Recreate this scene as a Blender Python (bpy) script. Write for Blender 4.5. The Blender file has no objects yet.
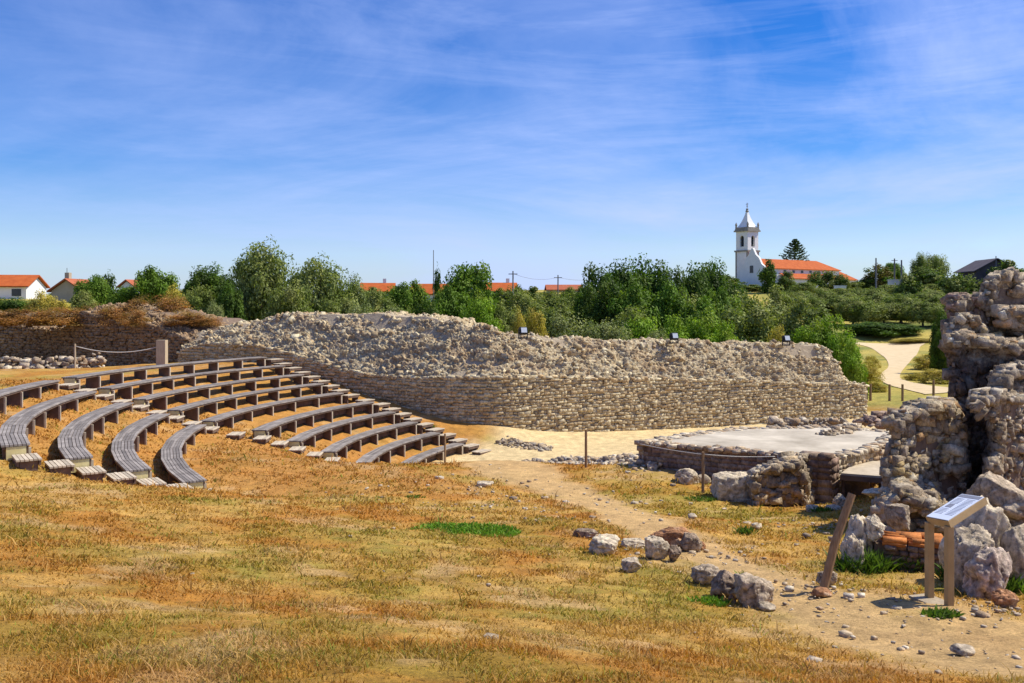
import bpy, bmesh, math, random
import numpy as np
from mathutils import Vector, Matrix, noise as mnoise

random.seed(7)
RNG = np.random.default_rng(11)
scene = bpy.context.scene
COL = scene.collection
F, HZ, EZ = 902.0, 306.0, 6.05          # focal length in pixels, horizon row, eye height above the arena floor

def at(px, py, Y):
    return np.array([(px - 512) * Y / F, Y, EZ - (py - HZ) * Y / F])

# ------------------------------------------------------------------ objects
def tag(o, label=None, cat=None, group=None, kind=None):
    if label: o['label'] = label
    if cat: o['category'] = cat
    if group: o['group'] = group
    if kind: o['kind'] = kind
    return o

def empty(name, loc, rz=0.0):
    o = bpy.data.objects.new(name, None)
    COL.objects.link(o)
    o.location = loc; o.rotation_euler = (0, 0, rz); o.empty_display_size = 0.2
    return o

def link(name, me, mat=None, parent=None):
    o = bpy.data.objects.new(name, me)
    COL.objects.link(o)
    if mat is not None and not me.materials: me.materials.append(mat)
    if parent is not None:
        o.parent = parent
    return o

def np_mesh(name, V, Fc, cols=None, smooth=False, n=None):
    """mesh from arrays; Fc (m,3) or (m,4); cols (nverts,3) stored as the attribute col"""
    me = bpy.data.meshes.new(name)
    V = np.asarray(V, dtype=np.float32); Fc = np.asarray(Fc, dtype=np.int32)
    k = Fc.shape[1]
    me.vertices.add(len(V)); me.vertices.foreach_set('co', V.ravel())
    me.loops.add(Fc.size); me.loops.foreach_set('vertex_index', Fc.ravel())
    me.polygons.add(len(Fc))
    me.polygons.foreach_set('loop_start', np.arange(0, Fc.size, k, dtype=np.int32))
    me.polygons.foreach_set('loop_total', np.full(len(Fc), k, dtype=np.int32))
    if smooth: me.polygons.foreach_set('use_smooth', np.ones(len(Fc), dtype=bool))
    if cols is not None:
        a = me.attributes.new('col', 'FLOAT_COLOR', 'POINT')
        c = np.ones((len(V), 4), dtype=np.float32); c[:, :3] = cols
        a.data.foreach_set('color', c.ravel())
    me.update(calc_edges=True)
    return me

class MB:
    """collects simple shapes into one mesh"""
    def __init__(s): s.v = []; s.f = []
    def add(s, V, Fs):
        n = len(s.v); s.v += [tuple(map(float, p)) for p in V]; s.f += [tuple(i + n for i in f) for f in Fs]
        return s
    def hexa(s, P):
        return s.add(P, [(0, 3, 2, 1), (4, 5, 6, 7), (0, 1, 5, 4), (1, 2, 6, 5), (2, 3, 7, 6), (3, 0, 4, 7)])
    def box(s, c, size, rz=0.0, M=None):
        hx, hy, hz = size[0] / 2, size[1] / 2, size[2] / 2
        P = [Vector((x * hx, y * hy, z * hz)) for z in (-1, 1) for x, y in ((-1, -1), (1, -1), (1, 1), (-1, 1))]
        R = M if M is not None else Matrix.Rotation(rz, 3, 'Z')
        return s.hexa([R @ p + Vector(c) for p in P])
    def tube(s, pts, r, n=8, cap=True):
        pts = [Vector(p) for p in pts]; rs = r if isinstance(r, (list, tuple)) else [r] * len(pts)
        V = []; Fs = []
        for i, p in enumerate(pts):
            d = (pts[min(i + 1, len(pts) - 1)] - pts[max(i - 1, 0)]).normalized()
            u = d.cross(Vector((0, 0, 1)))
            if u.length < 0.1: u = d.cross(Vector((1, 0, 0)))
            u.normalize(); w = d.cross(u)
            V += [p + (u * math.cos(a) + w * math.sin(a)) * rs[i] for a in [2 * math.pi * j / n for j in range(n)]]
        for i in range(len(pts) - 1):
            for j in range(n):
                Fs.append((i * n + j, i * n + (j + 1) % n, (i + 1) * n + (j + 1) % n, (i + 1) * n + j))
        if cap:
            Fs.append(tuple(range(n))[::-1]); Fs.append(tuple((len(pts) - 1) * n + j for j in range(n)))
        return s.add(V, Fs)
    def build(s, name, mat=None, parent=None, smooth=False, bevel=0.0):
        me = bpy.data.meshes.new(name); me.from_pydata(s.v, [], s.f); me.update()
        bm = bmesh.new(); bm.from_mesh(me); bmesh.ops.recalc_face_normals(bm, faces=bm.faces)
        if bevel: bmesh.ops.bevel(bm, geom=list(bm.edges), offset=bevel, segments=1, affect='EDGES', clamp_overlap=True)
        bm.to_mesh(me); bm.free()
        if smooth:
            for p in me.polygons: p.use_smooth = True
        return link(name, me, mat, parent)

# ------------------------------------------------------------------ materials
def new_mat(name):
    m = bpy.data.materials.new(name); m.use_nodes = True
    nt = m.node_tree; b = nt.nodes['Principled BSDF']
    b.inputs['Roughness'].default_value = 0.9
    b.inputs['Specular IOR Level'].default_value = 0.15
    return m, nt, b

def N(nt, t, **kw):
    n = nt.nodes.new(t)
    for k, v in kw.items():
        if hasattr(n, k): setattr(n, k, v)
        else: n.inputs[k].default_value = v
    return n

def mixc(nt, blend, fac, a, b):
    n = nt.nodes.new('ShaderNodeMix'); n.data_type = 'RGBA'; n.blend_type = blend
    for sock, v in ((n.inputs[0], fac), (n.inputs[6], a), (n.inputs[7], b)):
        if hasattr(v, 'is_output'): nt.links.new(v, sock)
        else: sock.default_value = v if isinstance(v, float) else (*v, 1.0)
    return n.outputs[2]

def ramp(nt, src, stops):
    r = nt.nodes.new('ShaderNodeValToRGB'); e = r.color_ramp.elements
    while len(e) < len(stops): e.new(0.5)
    for el, (p, c) in zip(e, stops):
        el.position = p; el.color = (*c, 1.0) if not isinstance(c, float) else (c, c, c, 1.0)
    nt.links.new(src, r.inputs['Fac'])
    return r.outputs['Color']

def noise_out(nt, scale, detail=4.0, rough=0.6, coord='Object', stretch=None):
    tc = nt.nodes.new('ShaderNodeTexCoord'); src = tc.outputs[coord]
    if stretch:
        mp = nt.nodes.new('ShaderNodeMapping'); mp.inputs['Scale'].default_value = stretch
        nt.links.new(src, mp.inputs['Vector']); src = mp.outputs['Vector']
    n = N(nt, 'ShaderNodeTexNoise', Scale=scale, Detail=detail, Roughness=rough)
    nt.links.new(src, n.inputs['Vector'])
    return n.outputs['Fac']

def bump(nt, b, h, strength=0.5, dist=0.02):
    n = N(nt, 'ShaderNodeBump', Strength=strength, Distance=dist)
    nt.links.new(h, n.inputs['Height']); nt.links.new(n.outputs['Normal'], b.inputs['Normal'])

def attr_mat(name, fine=30.0, lo=0.65, hi=1.3, bstr=0.5, bdist=0.02, patch=None, patch_scale=3.0, stretch=None, rough=0.95):
    """base colour from the mesh's own colour attribute, broken up by fine noise, optional patches of another colour"""
    m, nt, b = new_mat(name)
    a = N(nt, 'ShaderNodeAttribute', attribute_name='col')
    nf = noise_out(nt, fine, 6.0, 0.7, stretch=stretch)
    c = mixc(nt, 'MULTIPLY', 1.0, a.outputs['Color'], ramp(nt, nf, [(0.3, lo), (0.7, hi)]))
    if patch:
        pf = ramp(nt, noise_out(nt, patch_scale, 5.0, 0.65), [(0.52, 0.0), (0.66, 0.75)])
        c = mixc(nt, 'MIX', pf, c, patch)
    nt.links.new(c, b.inputs['Base Color'])
    b.inputs['Roughness'].default_value = rough
    if bstr: bump(nt, b, nf, bstr, bdist)
    return m

def flat_mat(name, c1, c2, scale=8.0, bstr=0.2, bdist=0.01, rough=0.85, stretch=None, metal=0.0, spec=0.2, island=None):
    m, nt, b = new_mat(name)
    nf = noise_out(nt, scale, 6.0, 0.65, stretch=stretch)
    nt.links.new(ramp(nt, nf, [(0.3, c1), (0.7, c2)]), b.inputs['Base Color'])
    b.inputs['Roughness'].default_value = rough; b.inputs['Metallic'].default_value = metal
    b.inputs['Specular IOR Level'].default_value = spec
    if bstr: bump(nt, b, nf, bstr, bdist)
    if island:
        src = b.inputs['Base Color'].links[0].from_socket
        g_ = nt.nodes.new('ShaderNodeNewGeometry')
        nt.links.new(mixc(nt, 'MULTIPLY', 1.0, src, ramp(nt, g_.outputs['Random Per Island'], [(0.0, island[0]), (1.0, island[1])])), b.inputs['Base Color'])
    return m

def leaf_mat(name):
    m, nt, b = new_mat(name)
    a = N(nt, 'ShaderNodeAttribute', attribute_name='col')
    nt.links.new(a.outputs['Color'], b.inputs['Base Color'])
    b.inputs['Roughness'].default_value = 0.6
    t = nt.nodes.new('ShaderNodeBsdfTranslucent')
    nt.links.new(mixc(nt, 'MULTIPLY', 1.0, a.outputs['Color'], (1.25, 1.35, 0.6)), t.inputs['Color'])
    mx = nt.nodes.new('ShaderNodeMixShader'); mx.inputs[0].default_value = 0.3
    nt.links.new(b.outputs[0], mx.inputs[1]); nt.links.new(t.outputs[0], mx.inputs[2])
    nt.links.new(mx.outputs[0], nt.nodes['Material Output'].inputs['Surface'])
    return m

M = {}
M['stone'] = attr_mat('weathered_stone', 12.0, 0.5, 1.4, 0.8, 0.04)
M['rubble'] = attr_mat('ruin_rubble', 13.0, 0.36, 1.5, 1.0, 0.07, patch=(0.56, 0.48, 0.37), patch_scale=2.2)
M['boulder'] = attr_mat('boulder_stone', 14.0, 0.42, 1.4, 1.0, 0.05, patch=(0.64, 0.54, 0.39), patch_scale=3.5)
M['mortar'] = flat_mat('old_mortar', (0.32, 0.25, 0.17), (0.45, 0.365, 0.255), 6.0, 0.8, 0.05)
M['dark_mortar'] = flat_mat('dark_brown_mortar', (0.13, 0.09, 0.065), (0.24, 0.17, 0.12), 5.0, 0.9, 0.05)  # dark brown mortar for cores and for the shade under the landing
M['brick'] = attr_mat('roman_brick', 18.0, 0.6, 1.3, 0.6, 0.02)
M['slat'] = flat_mat('weathered_slat', (0.16, 0.135, 0.118), (0.34, 0.30, 0.265), 3.5, 0.25, 0.004, 0.7, (1, 1, 1), 0.0, 0.2, (0.68, 1.2))
M['leg'] = flat_mat('bench_leg_wood', (0.42, 0.35, 0.26), (0.58, 0.5, 0.38), 6.0, 0.2, 0.004)
M['tread'] = flat_mat('pale_tread_wood', (0.40, 0.33, 0.24), (0.58, 0.49, 0.37), 5.0, 0.25, 0.004, island=(0.7, 1.15))
M['tread_dark'] = flat_mat('skirt_and_shade_wood', (0.10, 0.065, 0.05), (0.2, 0.13, 0.09), 5.0, 0.25, 0.004)
M['yellow'] = flat_mat('yellow_limestone', (0.60, 0.5, 0.22), (0.75, 0.65, 0.33), 9.0, 0.3, 0.01)
M['post'] = flat_mat('post_wood', (0.20, 0.12, 0.06), (0.36, 0.235, 0.13), 7.0, 0.4, 0.006, stretch=(4, 4, 0.6))
M['graypost'] = flat_mat('grey_post_wood', (0.38, 0.30, 0.2), (0.52, 0.43, 0.3), 7.0, 0.4, 0.006, stretch=(4, 4, 0.6))
M['rope'] = flat_mat('rope_fibre', (0.45, 0.42, 0.38), (0.6, 0.57, 0.52), 40.0, 0.3, 0.003)
M['corten'] = flat_mat('sign_frame_metal', (0.33, 0.215, 0.09), (0.45, 0.31, 0.15), 5.0, 0.1, 0.003, 0.55, spec=0.4)
M['panel'] = flat_mat('sign_panel_face', (0.62, 0.66, 0.74), (0.7, 0.73, 0.8), 3.0, 0.0, 0.0, 0.3, spec=0.5)
M['ink'] = flat_mat('sign_print', (0.16, 0.17, 0.22), (0.24, 0.25, 0.3), 30.0, 0.0)
M['slab'] = flat_mat('pale_screed', (0.31, 0.265, 0.2), (0.60, 0.53, 0.42), 0.9, 0.4, 0.01)
M['white'] = flat_mat('limewash', (0.72, 0.71, 0.69), (0.82, 0.81, 0.79), 0.8, 0.1, 0.01)
M['granite'] = flat_mat('church_granite', (0.22, 0.2, 0.17), (0.36, 0.33, 0.28), 1.5, 0.1, 0.01)
M['roof'] = flat_mat('orange_roof_tile', (0.36, 0.075, 0.016), (0.5, 0.125, 0.028), 0.9, 0.6, 0.05, stretch=(1, 1, 1))
M['redroof'] = flat_mat('faded_red_tile', (0.34, 0.09, 0.04), (0.42, 0.13, 0.065), 0.9, 0.5, 0.05)
M['darkroof'] = flat_mat('slate_roof', (0.07, 0.06, 0.07), (0.12, 0.1, 0.11), 1.0, 0.3, 0.03)
M['tanwall'] = flat_mat('render_wall', (0.38, 0.31, 0.22), (0.47, 0.39, 0.29), 0.7, 0.2, 0.02)
M['dark'] = flat_mat('dark_glass_and_shade', (0.02, 0.022, 0.028), (0.04, 0.042, 0.05), 2.0, 0.0, 0.0, 0.25, spec=0.5)
M['black'] = flat_mat('black_metal', (0.02, 0.02, 0.022), (0.035, 0.035, 0.04), 6.0, 0.0, 0.0, 0.5)
M['lens'] = flat_mat('lamp_glass', (0.5, 0.55, 0.6), (0.6, 0.65, 0.7), 6.0, 0.0, 0.0, 0.15, spec=0.6)
M['pole'] = flat_mat('utility_pole', (0.16, 0.15, 0.15), (0.25, 0.24, 0.23), 2.0, 0.0)
M['bark'] = flat_mat('tree_bark', (0.07, 0.05, 0.035), (0.16, 0.12, 0.085), 6.0, 0.6, 0.03, stretch=(3, 3, 0.5))
M['leaf'] = leaf_mat('foliage')
M['grass'] = leaf_mat('grass_blade')
M['gravel'] = flat_mat('pale_gravel', (0.52, 0.39, 0.22), (0.66, 0.52, 0.31), 1.2, 0.3, 0.02)

# ------------------------------------------------------------------ numpy noise
def _hash(ix, iy, seed):
    h = (ix.astype(np.int64) * 374761393 + iy.astype(np.int64) * 668265263 + seed * 974711) & 0x7fffffff
    h = (h ^ (h >> 13)) * 1274126177 & 0x7fffffff
    return ((h ^ (h >> 16)) & 0xffff) / 65535.0
def vnoise(x, y, seed=0):
    ix = np.floor(x); iy = np.floor(y); fx = x - ix; fy = y - iy
    fx = fx * fx * (3 - 2 * fx); fy = fy * fy * (3 - 2 * fy)
    a = _hash(ix, iy, seed); b = _hash(ix + 1, iy, seed); c = _hash(ix, iy + 1, seed); d = _hash(ix + 1, iy + 1, seed)
    return (a * (1 - fx) + b * fx) * (1 - fy) + (c * (1 - fx) + d * fx) * fy
def fbm(x, y, seed=0, oct=4, gain=0.5):
    s = 0.0; a = 1.0; t = 0.0
    for i in range(oct):
        s = s + a * vnoise(x * 2 ** i + 17.3 * i, y * 2 ** i - 9.1 * i, seed + i); t += a; a *= gain
    return s / t
def sstep(a, b, x):
    t = np.clip((x - a) / (b - a), 0, 1); return t * t * (3 - 2 * t)

# ------------------------------------------------------------------ the seating: ten concentric rows
CX, CY, R5, DR, HR, GAP, GH, Z5 = 9.1, 30.629, 19.348, 1.157, 0.367, 0.569, -0.054, -3.857
TA0, TA1, TB, TC = 3.728, 3.209, 3.154, 2.625
def row_R(r): return R5 + (5 - r) * DR - (GAP if r > 5 else 0)
def row_z(r): return EZ + Z5 + (5 - r) * HR - (GH if r > 5 else 0)      # top of the seat
SEAT_H = 0.43

# ------------------------------------------------------------------ terrain from control points
cp = []
def C(px, py, Y): cp.append(at(px, py, Y))
def W(x, y, zrel): cp.append(np.array([x, y, EZ + zrel]))
for r in range(1, 11):
    for t in ((3.05, 2.9, 2.75, 2.62) if r > 5 else (3.74, 3.6, 3.45, 3.3, 3.15, 3.0, 2.85, 2.7, 2.61)):
        W(CX + row_R(r) * math.cos(t), CY + row_R(r) * math.sin(t), row_z(r) - SEAT_H - EZ)
for r in range(1, 11):
    for k in (0, 1):
        for t, d0, q, ok in ((TB + (TA1 - TB) / 2 if r <= 5 else TB + .5 / row_R(r), .22, .18, r <= 8), (TA0 + .44 / row_R(r), .15, .2, 2 <= r <= 5)):
            if ok: W(CX + (row_R(r) - d0 - k * DR / 2) * math.cos(t), CY + (row_R(r) - d0 - k * DR / 2) * math.sin(t), row_z(r) - q - k * HR / 2 - .13 - EZ)
for t in (3.15, 3.0, 2.85, 2.7):
    W(CX + 12.0 * math.cos(t), CY + 12.0 * math.sin(t), -6.05); W(CX + 10.0 * math.cos(t), CY + 10.0 * math.sin(t), -6.05)
for x, y in ((2, 39), (5, 41), (9, 43), (13, 45), (17, 46), (2, 36), (6, 38), (12, 40), (17, 42), (4, 33), (8, 34), (13, 34), (18, 36), (0, 34)): W(x, y, -6.05)
W(-1.0, 39.5, -5.5); W(-0.3, 40.4, -5.45); W(1.0, 38.6, -5.9)
for t in (2.7, 2.9, 3.1, 3.3, 3.5): W(CX + 26.0 * math.cos(t), CY + 26.0 * math.sin(t), -2.72); W(CX + 29 * math.cos(t), CY + 29 * math.sin(t), -2.72)
W(-22, 39.5, -2.75); W(-17, 41.5, -2.75); W(-30, 39.5, -2.6); W(-30, 45, -3.5); W(-22, 45.5, -3.5); W(-18.5, 46, -3.3); W(-27, 51, -3.7); W(-21, 48.5, -3.6); W(-34, 55, -3.6); W(-30, 28, -2.5); W(-28, 20, -2.4)
# foreground bank
for a in ((512, 683, 4.1), (0, 683, 4.0), (250, 683, 4.1), (800, 683, 5.8), (1023, 683, 6.0), (0, 600, 6.5), (0, 520, 11.5), (0, 475, 17), (100, 490, 18.5),
          (140, 490, 18.8), (200, 530, 12.5), (200, 600, 7.7), (210, 488, 19.5), (400, 600, 8.6), (300, 500, 18.5), (250, 455, 26), (290, 459, 27), (340, 463, 27), (400, 464.5, 27), (445, 464, 27), (490, 461, 27.5), (300, 478, 23),
          (460, 525, 16), (420, 490, 21), (540, 462, 27.5), (586, 467, 27), (560, 490, 22.5), (600, 550, 13.5), (660, 520, 17), (640, 462, 26), (700, 493, 22.4),
          (720, 478, 24.5), (760, 600, 10.3), (828, 503, 22.6), (801, 500, 22.9), (870, 520, 18), (820, 587, 11), (930, 600, 10), (950, 660, 7.6), (885, 570, 13), (1000, 600, 10.6),
          (600, 620, 8.3), (700, 640, 7.9), (860, 640, 8.4), (900, 480, 24), (950, 480, 22), (1024, 500, 18), (1024, 560, 13), (860, 470, 27), (940, 455, 27), (760, 520, 19), (700, 560, 13)):
    C(*a)
W(0, 0, -1.6); W(-6, 0, -1.5); W(6, 0, -1.9); W(0, -8, -1.5); W(12, 2, -2.6); W(-15, 5, -1.7); W(16, 10, -3.3)
# the land beyond
for px, Y, z in ((300, 62, -3.0), (100, 64, -2.0), (-50, 72, -1.8), (100, 100, -1.2), (400, 100, -3.6), (450, 200, 1.6), (0, 150, 1.2), (250, 150, 0.3), (550, 60, -5.0), (650, 60, -5.6), (650, 100, -5.2), (550, 100, -4.5),
                 (700, 180, -1.0), (750, 245, 5.6), (850, 255, 5.8), (880, 56, -6.0), (930, 56, -6.0), (890, 75, -6.0), (890, 95, -6.0), (890, 138, -6.0), (840, 110, -6.0), (930, 110, -6.0), (900, 153, -4.0), (820, 150, -4.0),
                 (900, 185, -2.6), (990, 60, -5.6), (1020, 100, -5.2), (1000, 200, 3.6), (900, 240, 4.6), (1100, 150, -1.0), (-100, 150, 1.5), (700, 140, -4.0), (550, 160, -1.5), (800, 200, 0.0),
                 (0, 300, 4), (300, 300, 3.5), (600, 300, 6), (900, 300, 8), (1200, 300, 8), (-200, 300, 4), (0, 700, 3), (500, 700, 3), (1000, 700, 3), (0, 1500, 1), (500, 1500, 1), (1000, 1500, 1), (0, 4000, 0), (500, 4000, 0), (1000, 4000, 0)):
    W((px - 512) * Y / F, Y, z)
CP = np.array(cp)
def _kern(d2): return np.sqrt(d2 + 1.5)
_A = _kern(((CP[:, None, :2] - CP[None, :, :2]) ** 2).sum(-1)) - 0.0
_n = len(CP); _P = np.c_[np.ones(_n), CP[:, :2]]
_K = np.block([[_A - 0.12 * np.eye(_n), _P], [_P.T, np.zeros((3, 3))]])
_w = np.linalg.solve(_K, np.r_[CP[:, 2], 0, 0, 0])
def gz0(x, y):
    x = np.atleast_1d(np.asarray(x, float)); y = np.atleast_1d(np.asarray(y, float)); out = np.zeros(x.shape)
    for i in range(0, x.size, 20000):
        a = x.ravel()[i:i + 20000]; b = y.ravel()[i:i + 20000]
        k = _kern((a[:, None] - CP[None, :, 0]) ** 2 + (b[:, None] - CP[None, :, 1]) ** 2)
        out.ravel()[i:i + 20000] = k @ _w[:_n] + _w[_n] + _w[_n + 1] * a + _w[_n + 2] * b
    return out
def gzv(x, y):
    x = np.atleast_1d(np.asarray(x, float)); y = np.atleast_1d(np.asarray(y, float))
    z = gz0(x, y)
    rough = 0.05 * (fbm(x * 0.9, y * 0.9, 3, 4) - 0.5) + 0.035 * (fbm(x * 5, y * 5, 9, 3) - 0.5)
    rad = np.hypot(x - CX, y - CY)
    return z + rough * np.where(y < 52, 1.6, .6) * np.where((rad < 13) & (y > 29), 0.4, 1.0)
def gz(x, y): return float(gzv([x], [y])[0])
_YS = np.geomspace(2.5, 400, 1500)
def place(px, py):
    """where the ray through a point of the picture meets the ground"""
    X = (px - 512) * _YS / F; Z = EZ - (py - HZ) * _YS / F
    i = int(np.argmax(Z <= gzv(X, _YS)))
    return np.array([X[i], _YS[i], gz(X[i], _YS[i])])

def _h3(ix, iy, iz, k):
    h = (ix.astype(np.int64) * 73856093 ^ iy.astype(np.int64) * 19349663 ^ iz.astype(np.int64) * 83492791 ^ (k * 2654435 + 101)) & 0x7fffffff
    h = ((h ^ (h >> 15)) * 1103515245 + 12345) & 0x7fffffff
    return ((h >> 8) & 0xffff) / 65535.0
def worley(P, seed=0):
    """distance to the nearest two feature points and the nearest one's random number, for rows of P in cells of size 1"""
    I = np.floor(P).astype(np.int64); f1 = np.full(len(P), 9.0); f2 = np.full(len(P), 9.0); hid = np.zeros(len(P))
    for dx in (-1, 0, 1):
        for dy in (-1, 0, 1):
            for dz in (-1, 0, 1):
                a, b, c = I[:, 0] + dx, I[:, 1] + dy, I[:, 2] + dz
                q = np.stack([a + _h3(a, b, c, seed), b + _h3(a, b, c, seed + 1), c + _h3(a, b, c, seed + 2)], 1)
                d = np.sqrt(((q - P) ** 2).sum(1)); hh = _h3(a, b, c, seed + 7); m = d < f1
                f2 = np.where(m, f1, np.minimum(f2, d)); hid = np.where(m, hh, hid); f1 = np.where(m, d, f1)
    return f1, f2, hid
# masks over the ground
_path = np.array([place(*p)[:2] for p in ((478, 452), (505, 466), (530, 479), (575, 496), (618, 511), (655, 530), (715, 560), (780, 590), (850, 622), (960, 655))] + [[4.6, 6.0], [7, 4]])
_pw = np.array([1.3, 1.3, 1.2, 0.85, 0.75, 0.65, 0.65, 0.7, 0.9, 1.0, 1.0, 1.0])
def path_d(x, y):
    best = np.full(x.shape, 9.0)
    for i in range(len(_path) - 1):
        a, b = _path[i], _path[i + 1]; d = b - a
        t = np.clip(((x - a[0]) * d[0] + (y - a[1]) * d[1]) / (d @ d), 0, 1)
        w = _pw[i] + (_pw[i + 1] - _pw[i]) * t
        best = np.minimum(best, np.hypot(x - a[0] - t * d[0], y - a[1] - t * d[1]) / w)
    return best
_dirt_spots = [(*place(885, 606)[:2], 1.0), (*place(925, 604)[:2], .8), (*place(930, 625)[:2], 1.6), (*place(840, 615)[:2], 0.8), (*place(1000, 650)[:2], 1.5)]
_green_spots = [(*place(462, 527)[:2], 0.85, 0.42, 1.0), (*place(712, 598)[:2], 0.3, 0.2, 0.6), (*place(740, 515)[:2], 3.0, 1.6, 0.6), (*place(650, 505)[:2], 1.5, 1.2, 0.4), (*place(160, 560)[:2], 1.6, 1.0, 0.4), (*place(430, 660)[:2], 1.2, 0.6, 0.5),
                (*place(60, 640)[:2], 1.4, 0.6, 0.4), (*place(860, 570)[:2], 1.0, 0.8, 0.7), (*place(980, 590)[:2], 1.2, 0.6, 0.8), (*place(930, 612)[:2], 0.3, 0.2, 0.9), (*place(340, 500)[:2], 1.8, 0.8, 0.35), (*place(210, 655)[:2], 0.8, 0.4, 0.5)]
def ground_masks(x, y):
    n1 = fbm(x * 1.7, y * 1.7, 21, 4); n2 = fbm(x * 0.5, y * 0.5, 31, 4); n3 = fbm(x * 6, y * 6, 41, 3)
    pd = path_d(x, y) + (n1 - 0.5) * 0.9
    dirt = 1 - sstep(0.55, 1.25, pd)
    for sx, sy, r in _dirt_spots:
        dirt = np.maximum(dirt, 0.9 * (1 - sstep(0.4, 1.15, np.hypot(x - sx, (y - sy)) / r + (n1 - 0.5) * 1.2)))
    rad = np.hypot(x - CX, y - CY)
    sand = (1 - sstep(12.3, 13.3, rad + (n1 - 0.5))) * sstep(27.8, 29.5, y + (n1 - 0.5) * 2)
    sand = np.maximum(sand, sstep(37.5, 39, y) * (1 - sstep(50.5, 52, y)) * sstep(-1.5, 0, x) * (1 - sstep(30, 31, x)))
    green = 0.38 * sstep(0.5, 0.7, n2) + 0.3 * sstep(0.53, 0.7, n1)
    for sx, sy, rx, ry, a in _green_spots:
        green = np.maximum(green, a * (1 - sstep(0.45, 1.1, np.hypot((x - sx) / rx, (y - sy) / ry) + (n1 - 0.5) * 0.9)))
    return dirt, sand, np.clip(green, 0, 1), n1, n2, n3, rad
def ground_colour(x, y):
    dirt, sand, green, n1, n2, n3, rad = ground_masks(x, y)
    c3 = lambda c: np.array(c)[None, :] if False else np.array(c)
    straw = c3((0.46, 0.268, 0.066)); orange = c3((0.40, 0.178, 0.03)); olive = c3((0.25, 0.21, 0.032)); tan = c3((0.47, 0.305, 0.14))
    k = lambda a: a[..., None]
    c = straw + (orange - straw) * k(sstep(0.38, 0.62, fbm(x * 0.8 + 5, y * 0.8, 51, 5)))
    cav = sstep(12.8, 13.6, rad) * (1 - sstep(24.5, 26, rad)) * sstep(19, 22, y) * (1 - sstep(2, 5, x))
    c = c + (c3((0.43, 0.20, 0.05)) - c) * k(cav * 0.75)
    vivid = c3((0.10, 0.22, 0.015))
    g = k(green * (1 - 0.75 * cav))
    c = c + (olive - c) * np.minimum(g * 1.15, 1)
    c = c + (vivid - c) * k(sstep(0.86, 1.0, green)) * 0.8
    bare = sstep(0.60, 0.74, fbm(x * 1.3 - 7, y * 1.3 + 3, 61, 5)) * 0.6
    c = c + (tan - c) * k(bare)
    c = c + (c3((0.50, 0.325, 0.142)) - c) * k(dirt * .92)
    c = c + (c3((0.62, 0.47, 0.245)) - c) * k(sand)
    far = sstep(47, 58, y + (n2 - 0.5) * 8)
    fc = c3((0.42, 0.33, 0.075)) + (c3((0.16, 0.18, 0.04)) - c3((0.42, 0.33, 0.075))) * k(sstep(0.35, 0.65, fbm(x * 0.12, y * 0.12, 71, 5)))
    c = c + (fc - c) * k(far)
    return np.clip(c * k(0.78 + 0.44 * n3), 0.01, 0.95), dirt, sand, green, cav

def build_ground():
    Yr = np.concatenate([np.linspace(-14, 2.4, 24), np.geomspace(2.6, 31, 470), np.geomspace(31.2, 160, 210)[0:], np.geomspace(162, 5000, 70)])
    s = np.linspace(-1, 1, 431)
    Wd = np.maximum(0.9 * Yr, 0) + 9.0
    X = s[None, :] * Wd[:, None]; Y = np.repeat(Yr[:, None], len(s), 1)
    Z = gzv(X.ravel(), Y.ravel()).reshape(X.shape)
    col, *_ = ground_colour(X, Y)
    V = np.stack([X, Y, Z], -1).reshape(-1, 3)
    nr, nc = X.shape
    i = (np.arange(nr - 1)[:, None] * nc + np.arange(nc - 1)[None, :]).ravel()
    me = np_mesh('ground', V, np.stack([i, i + 1, i + nc + 1, i + nc], -1), col.reshape(-1, 3), smooth=True)
    m, nt, b = new_mat('dry_ground')
    a = N(nt, 'ShaderNodeAttribute', attribute_name='col')
    f1 = noise_out(nt, 26.0, 8.0, 0.75); f2 = noise_out(nt, 3.0, 6.0, 0.7)
    c = mixc(nt, 'MULTIPLY', 1.0, a.outputs['Color'], ramp(nt, f1, [(0.3, 0.55), (0.72, 1.45)]))
    c = mixc(nt, 'MULTIPLY', 1.0, c, ramp(nt, f2, [(0.3, 0.72), (0.7, 1.25)]))
    nt.links.new(c, b.inputs['Base Color']); bump(nt, b, f1, 0.8, 0.04)
    tag(link('ground', me, m), kind='structure')
build_ground()

# ------------------------------------------------------------------ stones
def ico(sub):
    bm = bmesh.new(); bmesh.ops.create_icosphere(bm, subdivisions=sub, radius=1.0)
    V = np.array([v.co[:] for v in bm.verts]); T = np.array([[v.index for v in f.verts] for f in bm.faces]); bm.free()
    return V, T
def rock_shape(sub, rng, boxy=0.0, rough=0.14, cuts=7):
    V, T = ICO[sub]
    D = V.copy()
    if boxy:
        m = np.abs(D).max(1, keepdims=True); D = D * (1 - boxy) + D / m * boxy * 0.9
    for i in range(cuts):
        p = rng.normal(size=3); p /= np.linalg.norm(p); cc = rng.uniform(0.55, 0.9) * (1.0 if not boxy else 1.35)
        d = D @ p - cc
        D = D - np.where(d > 0, d, 0)[:, None] * p * 0.92
    n = np.zeros(len(V)); amp = rough
    for o in range(4):
        for q in range(3):
            kv = rng.normal(size=3) * (2.0 * 1.9 ** o); n += amp * np.sin(V @ kv + rng.uniform(0, 6.28)) / 3 ** 0.5
        amp *= 0.55
    return D * (1 + n)[:, None]
ICO = {k: ico(k) for k in (1, 2, 3, 4, 5)}
_r = np.random.default_rng(5)
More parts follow.
